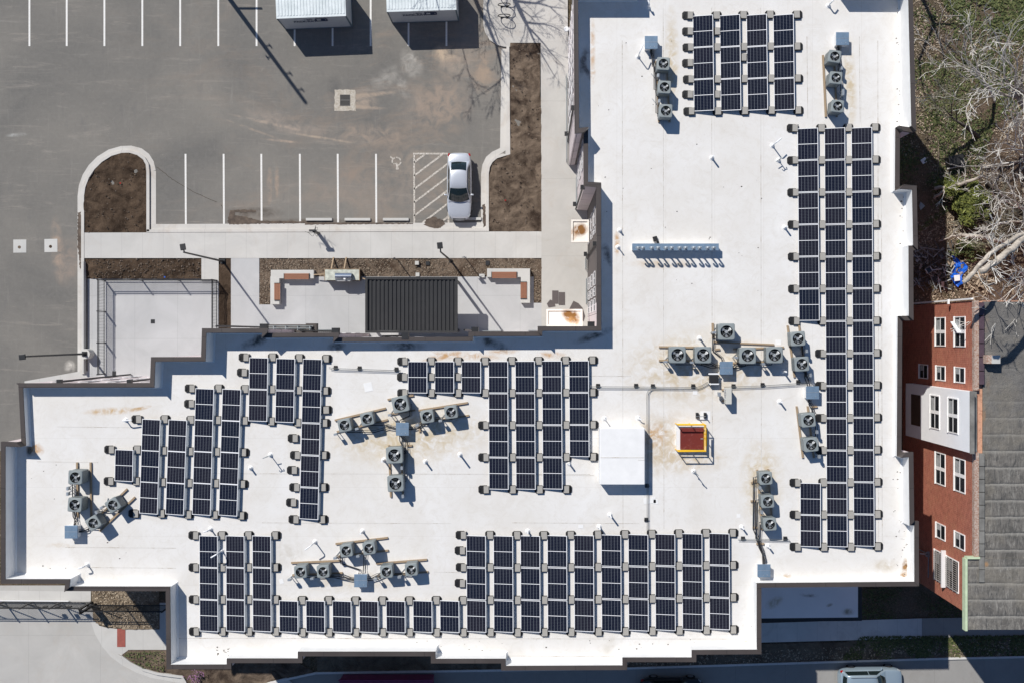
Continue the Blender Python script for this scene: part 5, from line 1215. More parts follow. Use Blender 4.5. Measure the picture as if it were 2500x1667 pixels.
# ------------------------------------------------------------------ cars
def car(name, paint, loc, rz, L, Wd, Hh, lab, suv=False):
    t_ = thing(name, lab, 'car', loc, rz)
    # x forward (front at +L/2)
    hood = .86 if not suv else 1.02; belt = .92 if not suv else 1.08
    st = [(-1,.46,.60),(-.965,.74,.84 if not suv else .98),(-.88,.885,hood+.02 if not suv else 1.06),(-.72,.965,belt+.02),(-.45,1.,belt),(-.1,1.,belt),(.2,.995,belt),(.42,.985,hood+.01),(.62,.965,hood-.03),(.80,.91,hood-.08),(.91,.80,hood-.15),(.965,.64,hood-.24),(1,.38,.50)]
    m = MB(); rows = []
    for (tx, tw, tz) in st:
        x = tx*L/2; w_ = tw*Wd/2; b = .22 if abs(tx) < .95 else .30
        prof = [(w_*.90, b), (w_*.985, .40), (w_, .58), (w_*.985, min(.74, tz-.05)), (w_*.93, tz-.055), (w_*.84, tz-.012), (w_*.45, tz+.012), (0, tz+.02)]
        full = [(y, z_) for y, z_ in prof] + [(-y, z_) for y, z_ in prof[:-1][::-1]]
        rows.append([(x, y, z_) for y, z_ in full])
    n = len(rows[0])
    for r_ in rows: m.v += r_
    for i in range(len(rows)-1):
        for j in range(n-1): m.f.append([i*n+j, (i+1)*n+j, (i+1)*n+j+1, i*n+j+1]); m.mi.append(0)
    m.f.append(list(range(n))); m.f.append([(len(rows)-1)*n+j for j in range(n)][::-1]); m.mi += [0,0]
    # under floor
    for i in range(len(rows)-1): m.f.append([i*n, i*n+n-1, (i+1)*n+n-1, (i+1)*n]); m.mi.append(0)
    bo = m.build('body', paint, t_, smooth=True); sb = bo.modifiers.new('sub', 'SUBSURF'); sb.levels = 2; sb.render_levels = 2
    # greenhouse
    if suv: gs = [(-.93,.74,belt+.02,.0),(-.86,.72,Hh-.12,1),(-.70,.72,Hh-.01,1),(-.2,.72,Hh,1),(.08,.70,Hh-.04,1),(.40,.80,hood+.06,.0)]
    else: gs = [(-.72,.80,belt+.03,.0),(-.53,.70,Hh-.14,1),(-.38,.665,Hh-.02,1),(-.1,.67,Hh,1),(.10,.66,Hh-.05,1),(.47,.80,hood+.02,.0)]
    m = MB(); rows = []
    for (tx, tw, tz, up) in gs:
        x = tx*L/2; w_ = tw*Wd/2; wb = Wd/2*.88
        prof = [(wb, belt-.03), (wb*.985, belt+.02), (w_ + (wb-w_)*.12, tz-.07 if up else tz-.02), (w_*.93, tz-.02), (w_*.5, tz+.008), (0, tz+.012)]
        full = prof + [(-y, z_) for y, z_ in prof[:-1][::-1]]; rows.append([(x + (0 if k in (0,) else 0), y, max(z_, belt-.03)) for k, (y, z_) in enumerate(full)])
    n = len(rows[0])
    for r_ in rows: m.v += r_
    for i in range(len(rows)-1):
        for j in range(n-1): m.f.append([i*n+j, (i+1)*n+j, (i+1)*n+j+1, i*n+j+1]); m.mi.append(0)
    go = m.build('roof', paint, t_, smooth=True); sb = go.modifiers.new('sub', 'SUBSURF'); sb.levels = 2; sb.render_levels = 2
    # glass sheets set just proud of the shell
    def glass(nm, x0, z0, w0, x1, z1, w1, bow0, bow1, lift):
        m = MB(); N = 8; K = 4
        for k in range(K+1):
            f = k/K; w_ = w0+(w1-w0)*f; bow = bow0+(bow1-bow0)*f
            for i in range(N+1):
                s_ = -1+2*i/N; m.v.append((x0+(x1-x0)*f-bow*s_*s_, s_*w_, z0+(z1-z0)*f+lift+.05*math.sin(math.pi*f)-.015*s_*s_))
        for k in range(K):
            for i in range(N): m.f.append([k*(N+1)+i, k*(N+1)+i+1, (k+1)*(N+1)+i+1, (k+1)*(N+1)+i]); m.mi.append(0)
        return m.build(nm, 'car_glass', t_, smooth=True)
    if suv:
        glass('windshield', .41*L/2, hood+.07, .74*Wd/2, .10*L/2, Hh-.06, .62*Wd/2, .22, .10, .03)
        glass('rear_window', -.945*L/2, belt+.10, .62*Wd/2, -.87*L/2, Hh-.13, .60*Wd/2, -.08, -.04, .03)
    else:
        glass('windshield', .485*L/2, hood+.05, .82*Wd/2, .115*L/2, Hh-.055, .64*Wd/2, .20, .05, .075)
        glass('rear_window', -.70*L/2, belt+.07, .60*Wd/2, -.45*L/2, Hh-.085, .60*Wd/2, -.05, -.08, .045)
    for s_ in (-1, 1):
        m = MB(); x0, x1 = (-.62, .30) if not suv else (-.86, .28); u0, u1 = (-.46, .10) if not suv else (-.82, .06)
        wb = Wd/2*.88; wt = Wd/2*.70
        for a, b, c_, d_ in ((x0, -.16, u0, -.18), (-.14, x1, -.16, u1)):
            m.add([(a*L/2, s_*(wb+.004), belt+.02), (b*L/2, s_*(wb+.004), belt+.02), (d_*L/2, s_*(wt+.065), Hh-.13), (c_*L/2, s_*(wt+.065), Hh-.13)], [(0,1,2,3) if s_ < 0 else (3,2,1,0)])
        m.build('side_window', 'car_glass', t_)
        m = MB(); m.box((.27*L/2, s_*(Wd/2+.05), belt+.06), (.12, .2, .13)); bevel(m.build('mirror', paint, t_), .04, 3)
        for x in (-.56, .60):
            wh = MB().tube([(x*L/2, s_*(Wd/2-.22), .33), (x*L/2, s_*(Wd/2-.01), .33)], .33, 24).build('wheel', 'tyre', t_)
            MB().tube([(x*L/2, s_*(Wd/2-.015), .33), (x*L/2, s_*(Wd/2+.002), .33)], .21, 20).build('rim', 'rim', wh)
        m = MB(); m.box((.865*L/2, s_*Wd*.385, .66 if not suv else .80), (.26, .14, .10), rz=-s_*.5); bevel(m.build('headlight', 'lens_clear', t_), .03)
        m = MB(); m.box((-.925*L/2, s_*Wd*.41, .72 if not suv else .90), (.20, .13, .12), rz=s_*.35); bevel(m.build('taillight', 'lens_red', t_), .03)
    if suv:
        for s_ in (-1, 1): MB().tube([(-.75*L/2, s_*.58, Hh+.0), (-.7*L/2, s_*.58, Hh+.05), (.0*L/2, s_*.58, Hh+.05), (.05*L/2, s_*.58, Hh)], .018, 6).build('roof_rail', 'steel_grey', t_)
    else:
        m = MB(); m.box((.955*L/2, 0, .60), (.12, .9, .1)); m.build('grille', 'black_plastic', t_)
    return t_
p = P(1121.8, 456.5, .5); car('parked_car', 'paint_white', (p.x, p.y, .01), R(-90), 4.86, 1.80, 1.43, 'silver white sedan parked beside the striped zone, nose down')
p = P(2117, 1651, 0); car('parked_car', 'paint_blue_grey', (p.x, p.y, .01), 0.02, 4.6, 1.85, 1.66, 'pale blue grey wagon parked on the street at the bottom right', True)
p = P(1637, 1676, 0); car('parked_car', 'paint_black', (p.x, p.y, .01), 0.0, 4.6, 1.85, 1.5, 'black car in deep shadow at the bottom edge')
# maroon dumpster
a = P(838, 1644, 0); b = P(1060, 1722, 0); w = b.x-a.x; d = a.y-b.y; t_ = thing('dumpster', 'maroon ribbed dumpster in shadow at the bottom edge', 'dumpster', ((a.x+b.x)/2, (a.y+b.y)/2, .01))
MB().box((0,0,.7), (w, d, 1.3), taper=1.0).build('body', 'maroon_paint', t_); m = MB()
for i in range(12): m.box((-w/2+.2+i*(w-.4)/11, 0, 1.38), (.13, d-.1, .07))
m.box((0, d/2+.03, 1.32), (w+.1, .1, .12)); m.build('rib', 'maroon_paint', t_)

# ------------------------------------------------------------------ brick building
XW = 26.5; YN = 2.0; YS = -17.2; ZB = 11.1
bb = thing('brick_building', 'old red brick building with grey felt roof beyond the right side of the apartment block', 'building', (XW, (YN+YS)/2, 0))
def bbp(m, name, mat, par=None):
    o = m.build(name, mat); o.parent = par or bb
    if not par: o.location = -Vector(bb.location)
    return o
m = MB(); m.box((XW+15, (YN+YS)/2, (ZB-.3)/2), (30, YN-YS, ZB-.3)); bbp(m, 'wall', 'red_brick')
m = MB(); m.box((XW+.125, (-3.4+YN)/2+0, ZB-.15), (.27, YN+3.4, .3)); bbp(m, 'brick_coping', 'worn_brick'); m = MB(); m.box((XW+.125, (-13.6-7.15)/2, ZB-.15), (.27, 6.45, .3)); bbp(m, 'brick_coping', 'worn_brick')
m = MB()
for i in range(6): m.box((XW+.42, YN-.5-i*.83, ZB-.09), (.31, .81, .26), taper=.96)
bbp(m, 'gutter', 'gutter_purple'); m = MB()
for i in range(10): m.box((XW+.43, -7.6-i*.78, ZB-.09), (.32, .765, .26), taper=.96)
bbp(m, 'gutter', 'gutter_tile')
bbp(MB().box((XW+15.3, (YN-13.75)/2+0, ZB-.245), (29.4, YN+13.65, .1)), 'roof', 'felt_roof')
bbp(MB().box((XW+14.6, -15.75, ZB-.19), (30.1, 4.28, .24)), 'porch_roof', 'felt_roof')
m = MB(); m.box((XW-.53, -15.75, ZB-.12), (.14, 4.36, .4)); m.box((XW-.1, -13.52, ZB-.11), (.8, .12, .38)); bbp(m, 'lime_trim', 'lime_trim')
m = MB(); m.box((XW+.9, -1.52, ZB+.0), (.8, .5, .9)); ch = bbp(m, 'chimney', 'worn_brick'); m = MB(); m.box((XW+1.05, -1.52, ZB+.48), (.5, .5, .08)); c2 = m.build('cap', 'concrete_cast', ch)
m = MB(); m.box((XW-.3, YN+.03, 8.2), (.12, .3, .1)); m.bar((XW-.05, YN+.12, 1), (XW-.05, YN+.12, ZB-.2), .10, .14); bbp(m, 'corner_trim', 'window_white')
# bay
XB = 26.0; y0, y1 = -3.46, -7.12
bay = MB().box(((XB+XW+.02)/2, (y0+y1)/2, 6.45), (XW+.02-XB, y0-y1, 9.2)).box((XB+.1, (y0+y1)/2, 11.3), (.2, y0-y1, .5)); bayo = bbp(bay, 'bay', 'bay_white')
m = MB(); m.box((XB+.12, (y0+y1)/2, ZB+.49), (.27, y0-y1+.1, .06)); m.box((XW-.12, (y0+y1)/2, 11.08), (.5, y0-y1-.02, .05)); bbp(m, 'bay_roof', 'gutter_tile')
def bwin(X, ya, yb, z0, z1, sash=1, mul=1, glassm='glass_dark'):
    f = MB(); g = MB(); cy = (ya+yb)/2; L = abs(ya-yb); cz = (z0+z1)/2; h = z1-z0
    f.box((X-.02, cy, z0-.02), (.14, L+.10, .08)); f.box((X-.01, cy, z1), (.08, L+.06, .05))
    for s_ in (-1, 1): f.box((X-.01, cy+s_*L/2, cz), (.08, .065, h-.065))
    if sash > 1: f.box((X-.013, cy, cz), (.07, .22, h-.07))
    f.box((X-.005, cy, cz), (.05, L-.1, .07))
    g.box((X-.004, cy, cz), (.03, L-.1, h-.1))
    fo = bbp(f, 'window', 'window_white'); go = g.build('pane', glassm); go.parent = fo
    m = MB(); m.box((X-.012, cy+L*.24, cz-h*.22), (.03, L*.36, h*.38)); q = m.build('curtain', 'lace_pale'); q.parent = fo; return fo
for z0 in (5.65, 8.45): bwin(XW, 1.05, -.78, z0, z0+1.45, 2)
for z0 in (3.05, 5.75, 8.5): bwin(XW, -2.1, -3.02, z0, z0+1.35)
for z0 in (5.65, 8.45): bwin(XW, -7.8, -9.85, z0, z0+1.45, 2)
for z0 in (5.75, 8.5): bwin(XW, -12.45, -13.4, z0, z0+1.35)
for z0 in (6.0, 8.65): bwin(XB, -4.0, -6.15, z0, z0+1.38, 2)
m = MB(); m.box((XB-.01, -5.2, 3.6), (.04, 2.1, 1.5)); bbp(m, 'boarded_window', 'board_brown')
for z0, z1 in ((5.5,6.9),(7.3,9.0)):
    fo = bwin(XW, -14.3, -16.25, z0, z1, 1); m = MB()
    for i in range(14): m.box((XW-.12, -14.4-i*.137, (z0+z1)/2), (.025,.025,z1-z0-.1))
    for k in range(4): m.box((XW-.12, -15.3, z0+.1+k*(z1-z0-.2)/3), (.02, 2.0, .02))
    q = m.build('security_bars', 'security_grey'); q.parent = fo
m = MB(); m.box((XW-.14, -15.2, 7.1), (.3, 2.4, .12)); bbp(m, 'balcony_ledge', 'window_trim')
# hanging shutter board
m = MB(); m.bar((XW-.08, .75, 8.35), (XW-.12, .05, 9.4), .32, .05); o = m.build('hanging_board', 'white_pvc'); tag(o, 'loose white board hanging across the top left brick window', 'board')
p = P(2266,1352,4.6); t_ = thing('paddle_sign', 'pale round disc on a thin pole in the gap between the buildings', 'sign', (p.x, p.y, 0)); MB().cyl((0,0,4.6), .2, .05, 20).build('disc', 'steel_grey', t_)
MB().tube([(0,0,0),(0,0,4.6)], .03, 8).build('pole', 'steel_grey', t_); MB().bar((-.55,.05,4.62),(0,0,4.62),.06).bar((0.02,-.2,4.6),(.05,-1.6,4.5),.05).build('arm', 'galvanised_dull', t_)

# ------------------------------------------------------------------ yard things
p = P(2325, 396, 0); t_ = thing('garbage_cart', 'black bin lying in the leaf litter under the trees', 'bin', p, .2)
bevel(MB().box((0,0,.35), (1.15,.75,.66), taper=.85).build('body', 'black_plastic', t_), .05); MB().box((0,.02,.7), (1.1,.7,.05)).build('lid', 'black_plastic', t_)
m = MB().tube([(-.6,-.45,.3),(.62,-.42,.34)], .06, 8).build('handle', 'bark_pale', t_)
def tarp():
    m = MB(); N, K = 26, 14; px0 = [(2298,628),(2318,650),(2330,672),(2352,688),(2362,690)]
    for k in range(K+1):
        f = k/K
        for i in range(N+1):
            g = i/N; x = 2316+ g*34*math.sin(.5+2.3*f) + 12*f + 8*math.sin(f*7); y = 622 + f*80 + g*10*math.cos(3*f)
            q = P(x, y, 0); h = .25+.30*noise.noise((q.x*2.6, q.y*2.6, 1)) + .12*noise.noise((q.x*7, q.y*7, 4)); m.v.append((q.x, q.y, max(.03, h)))
    for k in range(K):
        for i in range(N):
            if noise.noise((i*.25, k*.3, 9.)) < -.5: continue
            m.f.append([k*(N+1)+i, k*(N+1)+i+1, (k+1)*(N+1)+i+1, (k+1)*(N+1)+i]); m.mi.append(0)
    o = m.build('crumpled_tarp', 'tarp_blue'); return o
tag(tarp(), 'crumpled bright blue tarp at the edge of the debris', 'tarp')
rr_ = random.Random(12); m = MB()
for k in range(150):
    u = rr_.uniform(2228, 2322); v = rr_.uniform(605, 705); q = P(u, v, 0); z_ = rr_.uniform(.05, .5); L = rr_.uniform(.3, 1.4) if k % 7 else rr_.uniform(.2, .4); w_ = rr_.uniform(.025, .07) if k % 7 else rr_.uniform(.12,.25)
    a0 = rr_.uniform(0, 3.14); d_ = Vector((math.cos(a0)*L/2, math.sin(a0)*L/2, rr_.uniform(-.15,.15))); c_ = Vector((q.x, q.y, z_)); m.bar(c_-d_, c_+d_, w_, .03)
tag(m.build('debris_pile', 'debris_grey'), 'heap of broken boards and scrap in shade beside the blue tarp', 'debris', kind='stuff')
m = MB(); rr_ = random.Random(15)
for k in range(420):
    u = rr_.gauss(2375, 22); v = rr_.gauss(668, 22); q = P(u, v, 0); L = rr_.uniform(.05, .22); a0 = rr_.uniform(0, 3.14); d_ = Vector((math.cos(a0)*L, math.sin(a0)*L, 0)); c_ = Vector((q.x, q.y, rr_.uniform(.02,.3))); m.bar(c_-d_, c_+d_, rr_.uniform(.04,.14), .03)
tag(m.build('wood_scraps', 'litter_leaf'), 'pale wood scraps scattered right of the blue tarp', 'debris', kind='stuff')
o = MB().prism([(0,0),(.42,.05),(.45,-.36),(.05,-.42)], 0, .02, bottom=True).build('white_board', 'white_pvc'); o.location = P(2321,674,0)+Vector((0,0,.5)); tag(o, 'small white board on the blue tarp', 'board')
t_ = thing('old_window', 'pale rimmed square window frame lying in the debris', 'window', P(2259,661,0)+Vector((0,0,.62)), .5)
m = MB(); [m.box(c, s_) for c, s_ in (((0,.2,0),(.46,.06,.04)),((0,-.2,0),(.46,.06,.04)),((.2,0,0),(.06,.34,.04)),((-.2,0,0),(.06,.34,.04)))]; m.build('frame', 'debris_grey', t_); MB().box((0,0,-.01),(.34,.34,.01)).build('pane', 'glass_dark', t_)
o = MB().box((0,0,.05), (.32,.35,.06)).box((.12,.1,.1),(.2,.16,.05)).build('litter_bag', 'white_pvc'); o.location = P(2254,394,0); o.rotation_euler = (0,0,.6); tag(o, 'small white rubbish in the leaves left of the black bin', 'rubbish')
o = MB().prism([(0,.3),(.32,0),(0,-.3),(-.1,0)], 0, .04, bottom=True).build('scrap_sheet', 'steel_grey'); o.location = P(2243,505,0)+Vector((0,0,.3)); tag(o, 'pale grey scrap sheet beside the parapet in shade', 'scrap')
o = MB().tube([P(2289,343,0)+Vector((0,0,.1)), P(2290,380,0)+Vector((0,0,.14)), P(2287,425,0)+Vector((0,0,.1))], [.03,.05,.04], 6).build('dead_stick', 'chip_wood'); tag(o, 'long pale stick lying upright in the leaf litter', 'stick')

def leaf_clump(name, cx, cy, rx, ry, h, n, mat, size, lab, cat, seed, z0=0):
    rnd = random.Random(seed); c = P(cx, cy, 0); t_ = thing(name, lab, cat, c); m = MB()
    cl = [(rnd.gauss(0,.45), rnd.gauss(0,.45), rnd.uniform(.25,1), rnd.uniform(.25,.5)) for _ in range(26)]
    for k in range(n):
        a, b, e, rr = rnd.choice(cl); q = Vector((rnd.gauss(0,1), rnd.gauss(0,1), rnd.gauss(0,1))).normalized()*rr*rnd.uniform(.6,1)
        x = (a+q.x)*S(rx); y = (b+q.y)*S(ry); z_ = max(.05, (e*.75+q.z*.35)*h); s_ = size*rnd.uniform(.5,1.4)
        M = Matrix.Translation((x,y,z_+z0)) @ Matrix.Rotation(rnd.uniform(0,6.3),4,'Z') @ Matrix.Rotation(rnd.uniform(-.9,.9),4,'X')
        m.add([(-s_,-s_*.4,0),(s_,-s_*.3,0),(s_*.8,s_*.4,0),(-s_*.9,s_*.35,0)], [(0,1,2,3)], M)
    m.build('foliage', mat, t_)
    m = MB(); [m.tube([(0,0,0),(rnd.gauss(0,.2),rnd.gauss(0,.2),h*.3),(rnd.gauss(0,S(rx)*.35),rnd.gauss(0,S(ry)*.35),h*.7)], [.05,.03,.01], 5) for _ in range(12)]; m.build('stem', 'bark_dark', t_); return t_
leaf_clump('green_bush', 2352, 505, 44, 50, 2.0, 9000, 'bush_leaf', .09, 'bright green bush under the bare branches at the right', 'bush', 21)
leaf_clump('green_bush', 2318, 448, 34, 12, .9, 2200, 'bush_leaf', .08, 'low green shrub just above the large green bush', 'bush', 22)
leaf_clump('green_bush', 2355, 610, 32, 22, 1.2, 1200, 'grass_leaf', .08, 'dull green shrub between the branches and the blue tarp', 'bush', 23)
leaf_clump('flowering_shrub', 488, 1648, 20, 14, .6, 130, 'purple_bloom', .045, 'thin purple flowering shrub below the lower left parapet corner', 'shrub', 24, .1)

# ------------------------------------------------------------------ trees
MINR = .0155
SIDE = .34
def grow(T, C, p, d, L, r, depth, rnd, maxd, spread=.62, up=.12, first=False, kids=(2,3)):
    n = 4; pts = [p.copy()]; rs = [r]; q = p.copy(); dd = d.normalized()
    for i in range(n):
        dd = (dd + Vector((rnd.gauss(0,.085), rnd.gauss(0,.085), rnd.gauss(0,.05)+up*.12))).normalized(); q = q + dd*L/n; pts.append(q.copy()); rs.append(max(MINR, r*(1-.36*(i+1)/n)))
    sides = 8 if depth == 0 else 6 if depth == 1 else 4 if depth < 4 else 3
    (T if depth <= 1 else C).tube(pts, rs, sides, False)
    if depth >= maxd: return
    def side(at, k):
        base = pts[at]; dl = (pts[at]-pts[at-1]).normalized(); ax = Vector((rnd.gauss(0,1), rnd.gauss(0,1), rnd.gauss(0,.6))); ax = (ax - dl*ax.dot(dl)).normalized()
        nd = (dl*math.cos(k) + ax*math.sin(k)); nd.z += up; return base, nd.normalized()
    for i in range(rnd.choice(kids)):
        b, nd = side(n, rnd.uniform(.2, spread)); grow(T, C, b, nd, L*rnd.uniform(.66,.88), rs[-1]*rnd.uniform(.7,.95), depth+1, rnd, maxd, spread, up, False, kids)
    for at in (1, 2, 3):
        if depth > 0 and rnd.random() < SIDE:
            b, nd = side(at, rnd.uniform(.5, 1.1)); grow(T, C, b, nd, L*rnd.uniform(.35,.62), rs[at]*rnd.uniform(.35,.55), depth+2, rnd, maxd, spread, up, False, kids)
def tree(name, base, lab, limbs, seed, maxd=6, mat='bark_pale', tmat=None, trunk=None, up=.12, spread=.55, kids=(1,2,2,2)):
    """limbs: (start offset (m), target px, target z, radius)"""
    rnd = random.Random(seed); b = P(*base, 0); t_ = thing(name, lab, 'tree', b); T = MB(); Cc = MB()
    if trunk: T.tube([(0,0,-.1)] + [tuple(P(u, v, z_)-Vector((b.x,b.y,0))) for u, v, z_ in trunk[0]], trunk[1], 10)
    for (su, sv, sz, tu, tv, tz, r) in limbs:
        a = P(su, sv, sz)-Vector((b.x,b.y,0)); e = P(tu, tv, tz)-Vector((b.x,b.y,0)); d = e-a
        grow(T, Cc, a, d, d.length*.46, r, 1, rnd, maxd, spread, up, True, kids)
    T.build('trunk', tmat or mat, t_, smooth=True); Cc.build('crown', mat, t_, smooth=True); return t_
tree('bare_tree', (2545,330), 'pale bare tree with dense twigs filling the upper right corner', [(2490,240,4,2400,130,8,.12),(2490,240,4,2345,205,7,.10),(2490,240,4,2440,80,8,.11),(2490,240,4,2500,110,9,.10),(2490,235,4,2375,240,6,.08),(2490,240,4,2430,180,9,.10),(2495,245,4,2550,160,9,.1),(2480,230,5,2420,160,8,.07)],
     41, 6, 'bark_pale', 'bark_grey', ([(2520,290,2),(2478,225,4.5)], [.3,.24,.18]))
tree('bare_tree', (2430,250), 'slim pale bare tree leaning toward the parapet at the upper right', [(2395,185,3.5,2330,110,6.,.06),(2395,185,3.5,2295,130,5.6,.05),(2395,185,3.5,2345,80,6.5,.05)], 42, 6, 'bark_pale', 'bark_pale', ([(2415,220,2),(2395,185,3.6)], [.12,.09,.06]))
tree('bare_tree', (2392,335), 'dark stemmed greenish small tree beside the parapet corner', [(2325,288,2.3,2262,240,4.3,.05),(2325,288,2.3,2300,225,4.6,.05),(2325,288,2.3,2245,292,3.6,.045),(2335,292,2,2340,230,4.6,.045)], 43, 6, 'bark_green', 'bark_dark', ([(2360,312,1.2),(2318,284,2.4)], [.15,.12,.07]))
tree('bare_tree', (2560,420), 'tangled pale tree in the middle of the right edge', [(2510,395,3,2425,325,6,.10),(2510,395,3,2400,375,5.5,.09),(2510,395,3,2450,285,7,.09),(2510,395,3,2440,435,5,.08),(2515,390,3,2480,330,7,.08)], 44, 6, 'bark_pale', 'bark_grey', ([(2545,410,1.5),(2518,400,3.2)], [.3,.25,.18]))
tree('bare_tree', (2560,560), 'pale tree with long branches reaching left over the green bush', [(2515,515,3,2385,495,4,.10),(2515,515,3,2400,470,5,.09),(2515,505,3,2425,440,5,.08),(2515,540,3,2400,548,3.5,.08),(2520,520,3,2465,470,6,.08),(2515,560,3,2420,590,3.5,.07)], 45, 6, 'bark_pale', 'bark_grey', ([(2545,540,1.5),(2518,515,3.2)], [.34,.28,.2]), up=.05)
tree('bare_tree', (2620,720), 'bare tree whose twigs reach over the corner of the brick building roof', [(2560,690,7,2425,722,10.2,.07),(2565,700,7,2450,745,10.6,.06),(2570,690,7,2470,690,9.5,.07),(2570,740,8,2500,790,10.8,.07),(2560,680,7,2490,640,10,.07)], 46, 6, 'bark_pale', 'bark_grey', ([(2595,710,4),(2565,690,7.2)], [.34,.28,.2]), up=.04)
def log(px, rs, lab, mat='bark_grey', twig=True, seed=1):
    rnd = random.Random(seed); b = P(px[0][0], px[0][1], 0); pts = [P(u, v, z_) for u, v, z_ in px]; t_ = thing('broken_limb', lab, 'branch', b); o0 = Vector((b.x,b.y,0)); fine = []; fr = []
    for i in range(len(pts)-1):
        for k in range(5):
            f = k/5; q = pts[i].lerp(pts[i+1], f) + Vector((rnd.gauss(0,.03), rnd.gauss(0,.03), rnd.gauss(0,.03))); fine.append(q-o0); fr.append((rs[i]+(rs[i+1]-rs[i])*f)*rnd.uniform(.9,1.1))
    fine.append(pts[-1]-o0); fr.append(rs[-1]); MB().tube(fine, fr, 10).build('limb', mat, t_, smooth=True)
    if twig:
        for at in (4, 7, 9):
            C2 = MB(); grow(MB(), C2, fine[at], Vector((rnd.gauss(0,1), rnd.gauss(0,1), .4)), rnd.uniform(.5, 1), .03, 3, rnd, 5); C2.build('twig', 'bark_pale', t_)
log([(2352,692,13.8),(2395,645,14.0),(2436,606,13.6),(2520,560,11.5),(2600,600,8),(2612,650,0)], [.13,.13,.12,.15,.2,.28], 'thick broken limb nearest the blue tarp', seed=3)
log([(2392,664,17.2),(2440,632,17.4),(2490,590,17),(2560,540,15),(2618,560,9),(2622,610,0)], [.17,.18,.17,.2,.26,.34], 'thickest broken limb at the right edge above the brick building', seed=4)
log([(2281,484,.5),(2310,462,1.2),(2345,450,1.6),(2400,430,2)], [.10,.13,.12,.10], 'grey forked limb above the green bush', seed=5)
log([(2281,459,.6),(2320,458,1.2),(2360,448,1.7)], [.12,.11,.10], 'upper grey limb beside the shade line above the bush', seed=6)
log([(2292,590,.8),(2325,578,1.4),(2345,573,1.8),(2400,580,2.2),(2470,590,3)], [.03,.08,.12,.14,.15], 'long horizontal limb with torn orange bark across the yard', seed=7)
log([(2405,445,.3),(2440,470,.25),(2500,520,.2)], [.13,.15,.15], 'dark trunk lying diagonally behind the pale branches', 'bark_dark', False, seed=8)
# brush pile
rnd = random.Random(77); T = MB(); C2 = MB()
for k in range(26):
    q = P(rnd.gauss(2385,38), rnd.gauss(562,20), 0); q.z = rnd.uniform(.2,1.); a0 = rnd.gauss(0,.7); grow(T, C2, q, Vector((math.cos(a0), math.sin(a0), .1)), rnd.uniform(.7,1.4), .028, 3, rnd, 6, .6, .0)
tag(C2.build('brush_pile', 'bark_green'), 'tangled brown brush heap below the green bush', 'brush', kind='stuff')
# tree, utility pole outside the upper frame whose shadows fall on the lot
SIDE = .5
MINR = .012
def hang(u, v, z): return P(u - SUNX*z*F/H, v + SUNY*z*F/H, 0) + Vector((0, 0, z))
def street_tree(base, lab, limbs, seed, tw=1.):
    rnd = random.Random(seed); b = P(*base, 0); t_ = thing('bare_tree', lab, 'tree', b); o0 = Vector((b.x, b.y, 0)); T = MB(); Cc = MB(); dummy = MB()
    for pts, r0, r1 in limbs:
        q = [hang(*a)-o0 for a in pts]; n = len(q)
        T.tube(q, [r0+(r1-r0)*i/(n-1) for i in range(n)], 8)
        for i in range(1, n):
            for _ in range(1 if i % 2 else 2):
                d = (q[i]-q[i-1]).normalized(); sd = Vector((rnd.gauss(0,1), rnd.gauss(0,1), rnd.gauss(0,.3))); sd = (sd-d*sd.dot(d)).normalized()
                rr = r0+(r1-r0)*i/(n-1); grow(dummy, Cc, q[i-1].lerp(q[i], rnd.random()), (d*.8+sd*.7), rnd.uniform(.6, 1.1)*tw, max(.016, rr*.35), 3, rnd, 5, .6, .0)
    T.build('trunk', 'bark_grey', t_); Cc.build('crown', 'bark_pale', t_); return t_
bz = hang(1225,-60,5.2)
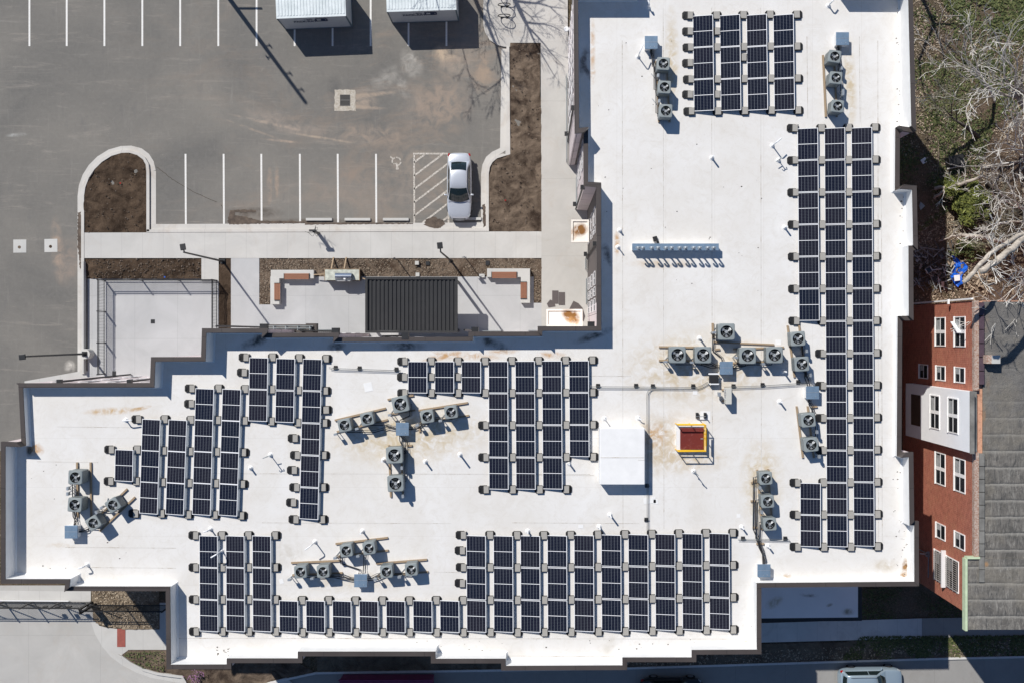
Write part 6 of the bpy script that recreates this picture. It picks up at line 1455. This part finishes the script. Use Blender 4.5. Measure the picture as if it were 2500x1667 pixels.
street_tree((1145,-205), 'bare street tree just beyond the top edge above the upper sidewalk', [
    ([(1130,-205,0.1),(1180,-130,3.4),(1225,-60,5.4),(1255,-5,6.2),(1275,38,6.8),(1287,62,7.1)], .26, .13),
    ([(1287,62,7.1),(1292,72,7.2),(1303,98,7.4),(1311,114,7.6),(1332,150,7.8),(1356,191,8.1)], .10, .025),
    ([(1292,72,7.2),(1312,92,7.5),(1330,112,7.7),(1352,140,7.9),(1381,170,8.2)], .08, .02),
    ([(1287,60,7.1),(1308,63,7.3),(1330,64,7.5),(1352,70,7.7),(1374,82,7.9)], .08, .02),
    ([(1262,8,6.4),(1290,12,6.9),(1318,14,7.3),(1345,22,7.6),(1378,26,8.)], .09, .025),
    ([(1310,14,7.3),(1335,2,7.6),(1360,-12,8.)], .06, .02), ([(1345,22,7.6),(1362,38,7.9),(1378,50,8.1)], .04, .015),
    ([(1240,-40,5.8),(1200,-10,6.6),(1192,20,7.),(1198,50,7.3),(1212,85,7.6),(1222,112,7.8)], .09, .03)], 61)
street_tree((1060,-230), 'second bare street tree beyond the top edge above the containers', [
    ([(1045,-230,.1),(1100,-120,4.2),(1140,-50,6.),(1158,-8,6.8),(1172,28,7.2),(1192,62,7.6),(1212,112,8.),(1218,140,8.2),(1226,175,8.5),(1233,205,8.8)], .24, .035),
    ([(1214,118,8.),(1225,160,8.4),(1236,190,8.7),(1240,215,8.9)], .05, .02),
    ([(1228,190,8.6),(1212,206,8.9),(1190,222,9.1),(1166,236,9.3)], .045, .016), ([(1130,-60,5.8),(1112,20,7.4),(1122,90,8.3),(1140,160,9.1),(1150,205,9.5)], .06, .012)], 62, .9)
street_tree((2125,-210), 'bare tree beyond the top edge behind the right end of the building', [
    ([(2190,-95,.1),(2240,-30,4),(2280,60,8.5),(2262,110,9.2)], .22, .07), ([(2280,60,8.5),(2300,120,9),(2310,170,9.3),(2290,230,9.4)], .10, .03),
    ([(2262,100,9),(2245,150,9.3),(2250,200,9.4),(2262,250,9.5)], .09, .03), ([(2280,60,8.5),(2330,60,9),(2380,95,9.3)], .09, .03), ([(2285,50,8),(2260,20,9),(2250,-20,9.4)], .08, .03), ([(2300,100,9),(2345,140,9.3),(2380,200,9.5)], .07, .02)], 63, 1.2)
p = P(497, -88, 0); up_ = thing('utility_pole', 'tall wooden utility pole beyond the upper edge', 'utility pole', p)
MB().tube([(0,0,0),(0,0,12.1)], [.17,.12], 12).build('pole', 'bark_dark', up_)
m = MB(); m.box((.9,0,3.9), (1.9,.10,.10)); m.build('crossarm', 'bark_dark', up_); m = MB()
for z_ in (11.0, 9.6, 8.2, 7.2): m.box((.25*(1 if int(z_) % 2 else -1), .05, z_), (.45,.06,.06)); m.tube([(.42*(1 if int(z_) % 2 else -1),.05,z_-.15),(.42*(1 if int(z_) % 2 else -1),.05,z_+.2)], .045, 8)
m.build('insulator', 'bark_dark', up_)
